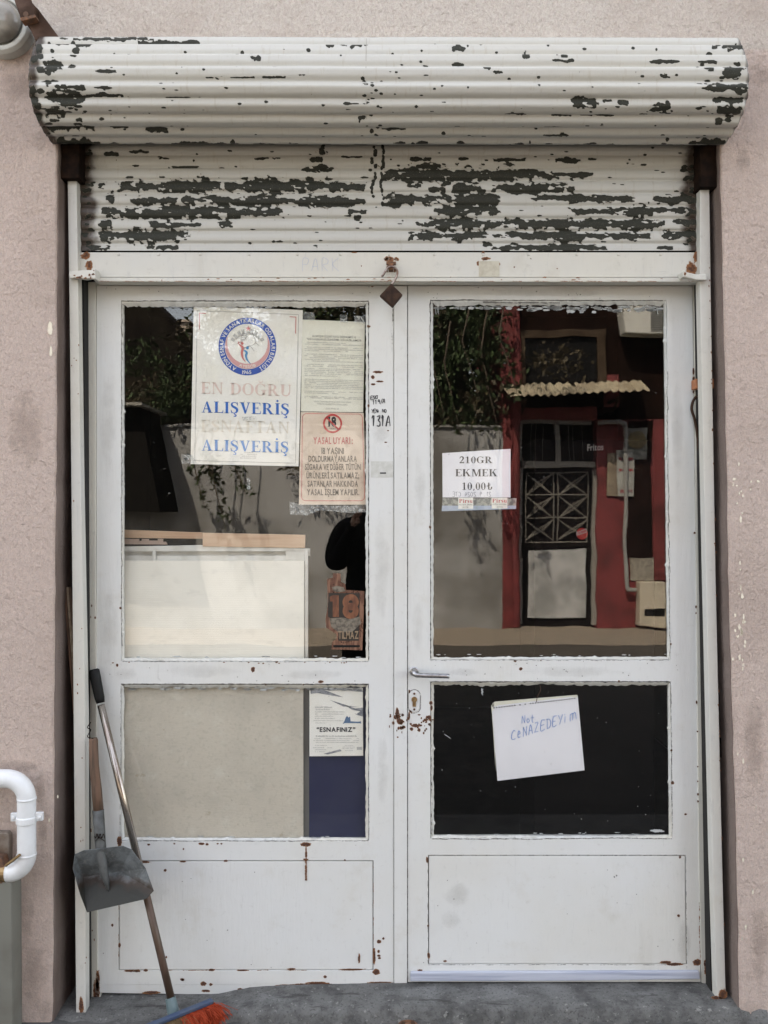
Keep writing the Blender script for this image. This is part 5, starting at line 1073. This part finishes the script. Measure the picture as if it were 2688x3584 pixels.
for i in range(nn+1):
    u = i/nn; xx_ = ox(1752)+(ox(2236)-ox(1752))*u; h_ = .014*math.sin(u*2*math.pi*17)
    for (yy_, zz_) in ((-LO+.02, oz(1345)),(-LO+.62, oz(1372)-.12)): b.v += [(xx_*(1 if yy_ < -LO+.3 else (D+LO-.6)/(D+LO))+(.12 if yy_ > -LO+.3 else 0), yy_, zz_+h_+.05*u), (xx_*(1 if yy_ < -LO+.3 else (D+LO-.6)/(D+LO))+(.12 if yy_ > -LO+.3 else 0), yy_, zz_+h_+.05*u-.008)]; b.a += [0,0]
b.f = []
for i in range(nn):
    a = i*4; c = a+4; b.f += [(a,c,c+2,a+2),(a+1,a+3,c+3,c+1),(a+2,c+2,c+3,a+3),(a,a+1,c+1,c)]
b.mi = [0]*len(b.f); part('canopy', b, simple('cream_corrugated', (.42,.37,.27), .7, 0, (.30,.25,.18), 5), rb)
b = MB()
for x in (1822, 2135): b.box(ox(x)-.015, ox(x)+.015, -LO, -LO+.55, oz(1400)-.05, oz(1400)-.02); b.tube([Vector((ox(x),-LO,oz(1450))), Vector((ox(x),-LO+.5,oz(1405)))], .014, 6)
part('canopy_bracket', b, FR, rb)
b = MB(); b.tube(catmull([Vector((ox(x), -LO+.08, oz(y))) for x, y in ((2090,1480),(2150,1476),(2176,1480),(2184,1500),(2184,1650),(2184,1850),(2186,1985),(2188,2055),(2198,2062),(2222,2062))], 5), .028, 10); part('grey_pipe', b, simple('pipe_grey', (.30,.30,.29), .5), rb, smooth=True)
b = MB(); ob(b,2128,1585,2166,1738,.03,0); part('wall_poster', b, simple('board_brown', (.30,.25,.18), .7, 0, (.2,.16,.12), 6), rb)
b = MB(); ob(b,2188,1494,2266,1604,.03,0); part('wall_poster', b, simple('board_grey', (.26,.27,.25), .7, 0, (.16,.16,.15), 6), rb)
b = MB(); b.lathe((ox(2228),-LO+.03,oz(1538)), (0,1,0), [(.125,0),(.125,.02)], 30); part('round_sign', b, simple('disc_ochre', (.22,.17,.08), .6, 0, (.10,.08,.05), 12), rb)
b = MB(); ob(b,2160,1575,2215,1738,.05,.0); part('wall_poster', b, simple('board_white', (.42,.44,.42), .7, 0, (.3,.3,.29), 9), rb)
b = MB()
for y in (1600,1640,1715): ob(b,2166,y,2210,y+10,.054,-.052)
part('poster_bands', b, simple('band_red', (.35,.04,.04), .7, 0, (.2,.2,.22), 30), rb)
ac = thing('air_conditioner', 'white outdoor air conditioner unit high on the building across the street', 'air conditioner', (ox(2250), -LO, oz(1185)))
b = MB(); b.box(ox(2168), ox(2335), -LO, -LO+.32, oz(1182), oz(1070)); part('casing', b, simple('ac_white', (.62,.62,.58), .5), ac, bevel=.02)
b = MB(); 
for i in range(16): z_ = oz(1172)+i*.022; b.box(ox(2255), ox(2330), -LO+.32, -LO+.326, z_, z_+.010)
part('grille', b, simple('ac_slot', (.08,.08,.075), .6), ac)
gb = thing('meter_box', 'beige meter box on the red wall across the street', 'meter box', (ox(2270), -LO, oz(2190)))
b = MB(); b.box(ox(2226), ox(2318), -LO, -LO+.2, oz(2190), oz(2034)); part('casing', b, simple('box_beige', (.52,.47,.38), .6, 0, (.44,.4,.32), 6), gb, bevel=.01)
b = MB(); b.box(ox(2245), ox(2312), -LO+.2, -LO+.205, oz(2152), oz(2128)); part('slot', b, BLACKP, gb)
# dark block and house with the roof slope on the far left
hs_ = thing('far_house', 'dark roofed house beyond the garden wall across the street', 'house', (RX(430, 14), -15.5, 0))
LH = 14; hx = lambda x: RX(x, LH); hz = lambda y: RZ(y, LH)
b = MB(); vs = [Vector((hx(x), -LH, hz(y))) for x, y in ((-900,2000),(-900,900),(250,760),(690,1210),(690,1420),(560,1420),(560,2000))]
vs += [v+Vector((0,-4,0)) for v in vs]; n_ = 7; b.add(vs, [tuple(range(n_)), tuple(range(2*n_-1,n_-1,-1))]+[(i,(i+1)%n_,(i+1)%n_+n_,i+n_) for i in range(n_)]); part('wall', b, simple('house_dark', (.012,.010,.009), .9, 0, (.02,.017,.013), 2, spec=.03), hs_)
b = MB(); b.box(hx(618), hx(648), -LH-.6, -LH-.2, hz(1220), hz(1118)); b.box(hx(612), hx(654), -LH-.65, -LH-.15, hz(1118), hz(1110)); part('chimney', b, simple('chimney_render', (.5,.42,.35), .8), hs_)
shd = thing('dark_block', 'dark block with a slanted edge against the garden wall across the street', 'shed', (ox(480), -LO+.5, 0))
b = MB(); vs = [Vector((ox(x), -LO+.9, oz(y))) for x, y in ((200,1455),(555,1455),(622,1790),(200,1770))]; vs += [v+Vector((0,-.88,0)) for v in vs]  # black block with one slanted edge, ending above the ground
b.add(vs, [(0,1,2,3),(7,6,5,4),(0,4,5,1),(1,5,6,2),(2,6,7,3),(3,7,4,0)]); part('wall', b, simple('block_black', (.012,.011,.010), .9, spec=.05), shd)
b = MB(); b.box(ox(180), ox(575), -LO-.1, -LO+1.1, oz(1455), oz(1446)); part('roof', b, simple('slab_grey', (.30,.29,.26), .6), shd)
# trees across the street
def leafm(n_, c): return simple(n_, c, .6, 0, tuple(v*.5 for v in c), 3)
LEAFA, LEAFB = leafm('leaf_green', (.040,.068,.020)), leafm('leaf_dry', (.07,.055,.028))
def tree(label, X0, Y0, h, crowns, droops=(), n_leaf=5200, seed=1):
    r = random.Random(seed); t = thing('tree', label, 'tree', (X0, Y0, 0), 'trees across the street')
    b = MB(); b.tube([(X0,Y0,-.1),(X0+.1,Y0,h*.3),(X0-.05,Y0+.1,h*.6),(X0+.1,Y0,h*.9)], [.16,.13,.09,.03], 10)
    for cx_, cy_, cz_, rx_, rz_ in crowns: b.tube([(X0,Y0,h*.35),((X0+cx_)/2,(Y0+cy_)/2,(h*.4+cz_)/2+.2),(cx_,cy_,cz_)], [.07,.05,.02], 6)
    for x_, y_, z_, ln_ in droops: b.tube([(x_+.1,y_-.1,z_+.5),(x_,y_,z_),(x_+.1,y_+.05,z_-ln_*.5),(x_+.2,y_+.08,z_-ln_)], [.012,.01,.006,.003], 5)
    part('trunk', b, simple('bark', (.08,.06,.045), .9), t)
    b = MB()
    def lf(p, s_, mi):
        u = Vector((r.gauss(0,1), r.gauss(0,1), r.gauss(0,1))).normalized(); v = u.orthogonal().normalized()
        b.add([p-u*s_, p+v*s_*.45, p+u*s_, p-v*s_*.45], [(0,1,2,3)], mi=mi)
    tot = sum(c[3]**2*c[4] for c in crowns)
    for cx_, cy_, cz_, rx_, rz_ in crowns:
        k_ = int(n_leaf*rx_**2*rz_/tot); cl = [Vector((r.gauss(0,.5), r.gauss(0,.5), r.gauss(0,.5))) for _ in range(26)]
        for i in range(k_):
            c = cl[i % 26]; p = Vector((cx_+(c.x+r.gauss(0,.16))*rx_, cy_+(c.y+r.gauss(0,.16))*rx_, cz_+(c.z+r.gauss(0,.16))*rz_)); lf(p, r.uniform(.025,.065), i % 26 % 4 == 0)
    for x_, y_, z_, ln_ in droops:
        for i in range(70): u = r.random(); lf(Vector((x_+.2*u+r.gauss(0,.05), y_+r.gauss(0,.05), z_-ln_*u)), r.uniform(.03,.06), 0)
    part('crown', b, [LEAFA, LEAFB], t)
dr = [(ox(700), -LO+.5, oz(1600), .75), (ox(765), -LO+.6, oz(1590), .95), (ox(830), -LO+.55, oz(1600), .5), (ox(740), -LO+.6, oz(1580), .45)]
tree('leafy tree with drooping twigs over the garden wall, far left across the street', ox(620), -LO-1.0, 4.4, [(ox(520),-LO-1.2,oz(1400),.8,.42),(ox(640),-LO-.6,oz(1390),.8,.42),(ox(800),-LO-.3,oz(1330),1.0,.8),(ox(980),-LO-.8,oz(1200),1.1,1.0),(ox(1180),-LO-1.2,oz(1080),1.0,.8)], dr, 16000, 3)
tree('dense dark tree behind the garden wall beside the red building', ox(1610), -LO-1.4, 4.6, [(ox(1600),-LO-1.2,oz(1250),1.1,1.1),(ox(1500),-LO-1.0,oz(1400),.9,.9),(ox(1690),-LO-1.1,oz(1400),.8,.9),(ox(1640),-LO-.5,oz(1120),1.1,.7)], [(ox(1530),-LO+1.0,3.3,.9),(ox(1590),-LO+1.2,3.5,.7),(ox(1650),-LO+1.1,3.4,1.0),(ox(1700),-LO+1.3,3.6,.8),(ox(1480),-LO+1.2,3.5,1.0)], 16000, 5)
b = MB(); b.box(ox(-600), ox(1757), -LO-4.5, -LO-4.2, -.1, oz(1150)); b.box(ox(760), ox(1757), -LO-4.5, -LO-4.2, oz(1150), oz(860)); tag(part('sky_blocker', b, simple('back_brown', (.018,.015,.011), .9, 0, (.03,.023,.016), 1, spec=.05), base=(ox(1000),-LO-4.3,0)), 'added dark brown wall behind the garden wall, blocking sky from the reflections', 'wall')  # added wall, raised to keep bright sky out of the pane reflections

# ============================================================ THE PHOTOGRAPHER, seen dimly in the left pane
def person():
    t = thing('person', 'person in black clothes holding up a phone, reflected in the left door pane', 'person', (-.085, -D-.34, -.03))
    Y0 = -D-.36; xo = -.085; G0 = -.03
    J = []; E = []; Rr = []
    def j(x, y, z, r, p=None): J.append((xo+x, Y0+y, z)); Rr.append(r); (E.append((p, len(J)-1)) if p is not None else None); return len(J)-1
    pel = j(0,0,.93,.175); ab = j(0,0,1.08,.175,pel); ch = j(0,.01,1.26,.195,ab); ut = j(0,0,1.40,.13,ch); nk = j(0,.01,1.50,.055,ut); hd0 = j(0,.03,1.58,.075,nk); hd1 = j(0,.035,1.66,.092,hd0); hd2 = j(0,.02,1.73,.07,hd1)
    for s_ in (-1, 1):
        sh_ = j(s_*.20,0,1.38,.088,ut); el = j(s_*.245,.03,1.12,.085,sh_); wr_ = j(s_*.13,.24,1.38,.034,el); pm = j(s_*.095,.315,1.455,.028,wr_)
        for k_ in range(4): f0 = j(s_*.088,.335,1.49-k_*.020,.0095,pm); f1 = j(s_*.082,.356,1.492-k_*.020,.0085,f0); j(s_*.066,.362,1.492-k_*.020,.0075,f1)
        tb = j(s_*.075,.318,1.475,.010,pm); j(s_*.052,.325,1.488,.009,tb)
        hp_ = j(s_*.10,0,.86,.120,pel); kn = j(s_*.12,.02,.50,.085,hp_); an = j(s_*.13,-.01,.09,.048,kn); j(s_*.14,.13,.035,.042,an)
    me = bpy.data.meshes.new('sk'); me.from_pydata(J, E, []); o = bpy.data.objects.new('sk', me); C.objects.link(o)
    sk = o.modifiers.new('s', 'SKIN'); 
    for i, v in enumerate(me.skin_vertices[0].data): v.radius = (Rr[i], Rr[i]*(.68 if i in (pel,ab,ch,ut) else 1)); v.use_root = (i == 0)
    o.modifiers.new('u', 'SUBSURF').render_levels = 2; o.modifiers['u'].levels = 2
    bpy.context.view_layer.update()
    m2 = bpy.data.meshes.new_from_object(o.evaluated_get(bpy.context.evaluated_depsgraph_get())); bpy.data.objects.remove(o)
    org = ORI[t]
    for v in m2.vertices: v.co -= org
    BK = simple('black_cloth', (.010,.010,.012), .95, 0, (.005,.005,.006), 6, .006, 18, spec=.1); SKN = simple('skin', (.42,.25,.18), .55)
    m2.materials.append(BK); m2.materials.append(SKN)
    for p in m2.polygons:
        c = p.center+org; p.use_smooth = True
        p.material_index = 1 if (c.z > 1.50 and abs(c.x-xo) < .12 and c.y < Y0+.2) or (c.y > Y0+.31 and c.z > 1.40) else 0
    bo = bpy.data.objects.new('body', m2); C.objects.link(bo); bo.parent = t
    b = MB(); c_ = Vector((xo, Y0+.035, 1.68))
    for i in range(9):
        for k_ in range(16):
            th = math.pi*.62*i/8; a = 2*math.pi*k_/16; b.v.append((c_.x+.100*math.sin(th)*math.cos(a), c_.y-.018+.112*math.sin(th)*math.sin(a), c_.z+.115*math.cos(th)-.0)); b.a.append(0)
    b.f = [(i*16+k_, i*16+(k_+1) % 16, (i+1)*16+(k_+1) % 16, (i+1)*16+k_) for i in range(8) for k_ in range(16) if not (i > 3 and 2 <= k_ <= 5)]; b.mi = [0]*len(b.f)
    part('hair', b, simple('dark_hair', (.015,.012,.01), .6), t, smooth=True)
    b = MB(); fy = Y0+.035+.098
    b.add([(xo,fy+.028,1.645),(xo-.014,fy,1.64),(xo+.014,fy,1.64),(xo,fy-.002,1.69)], [(0,1,2),(0,3,1),(0,2,3)]); part('nose', b, SKN, t)
    b = MB()
    for s_ in (-1,1): b.lathe((xo+s_*.033,fy-.012,1.685), (0,1,0), [(.012,0),(.009,.006),(.002,.008)], 12)
    b.box(xo-.024,xo+.024,fy-.014,fy-.004,1.612,1.618); part('face_features', b, simple('face_dark', (.08,.04,.035), .5), t)
person()
b = MB(); b.box(-.076, .076, -D-.022, -D-.013, H-.036, H+.036)
ph_ = part('phone', b, BLACKP, base=(0,-D-.02,H), bevel=.004); tag(ph_, 'black phone held sideways by the person in black', 'phone')
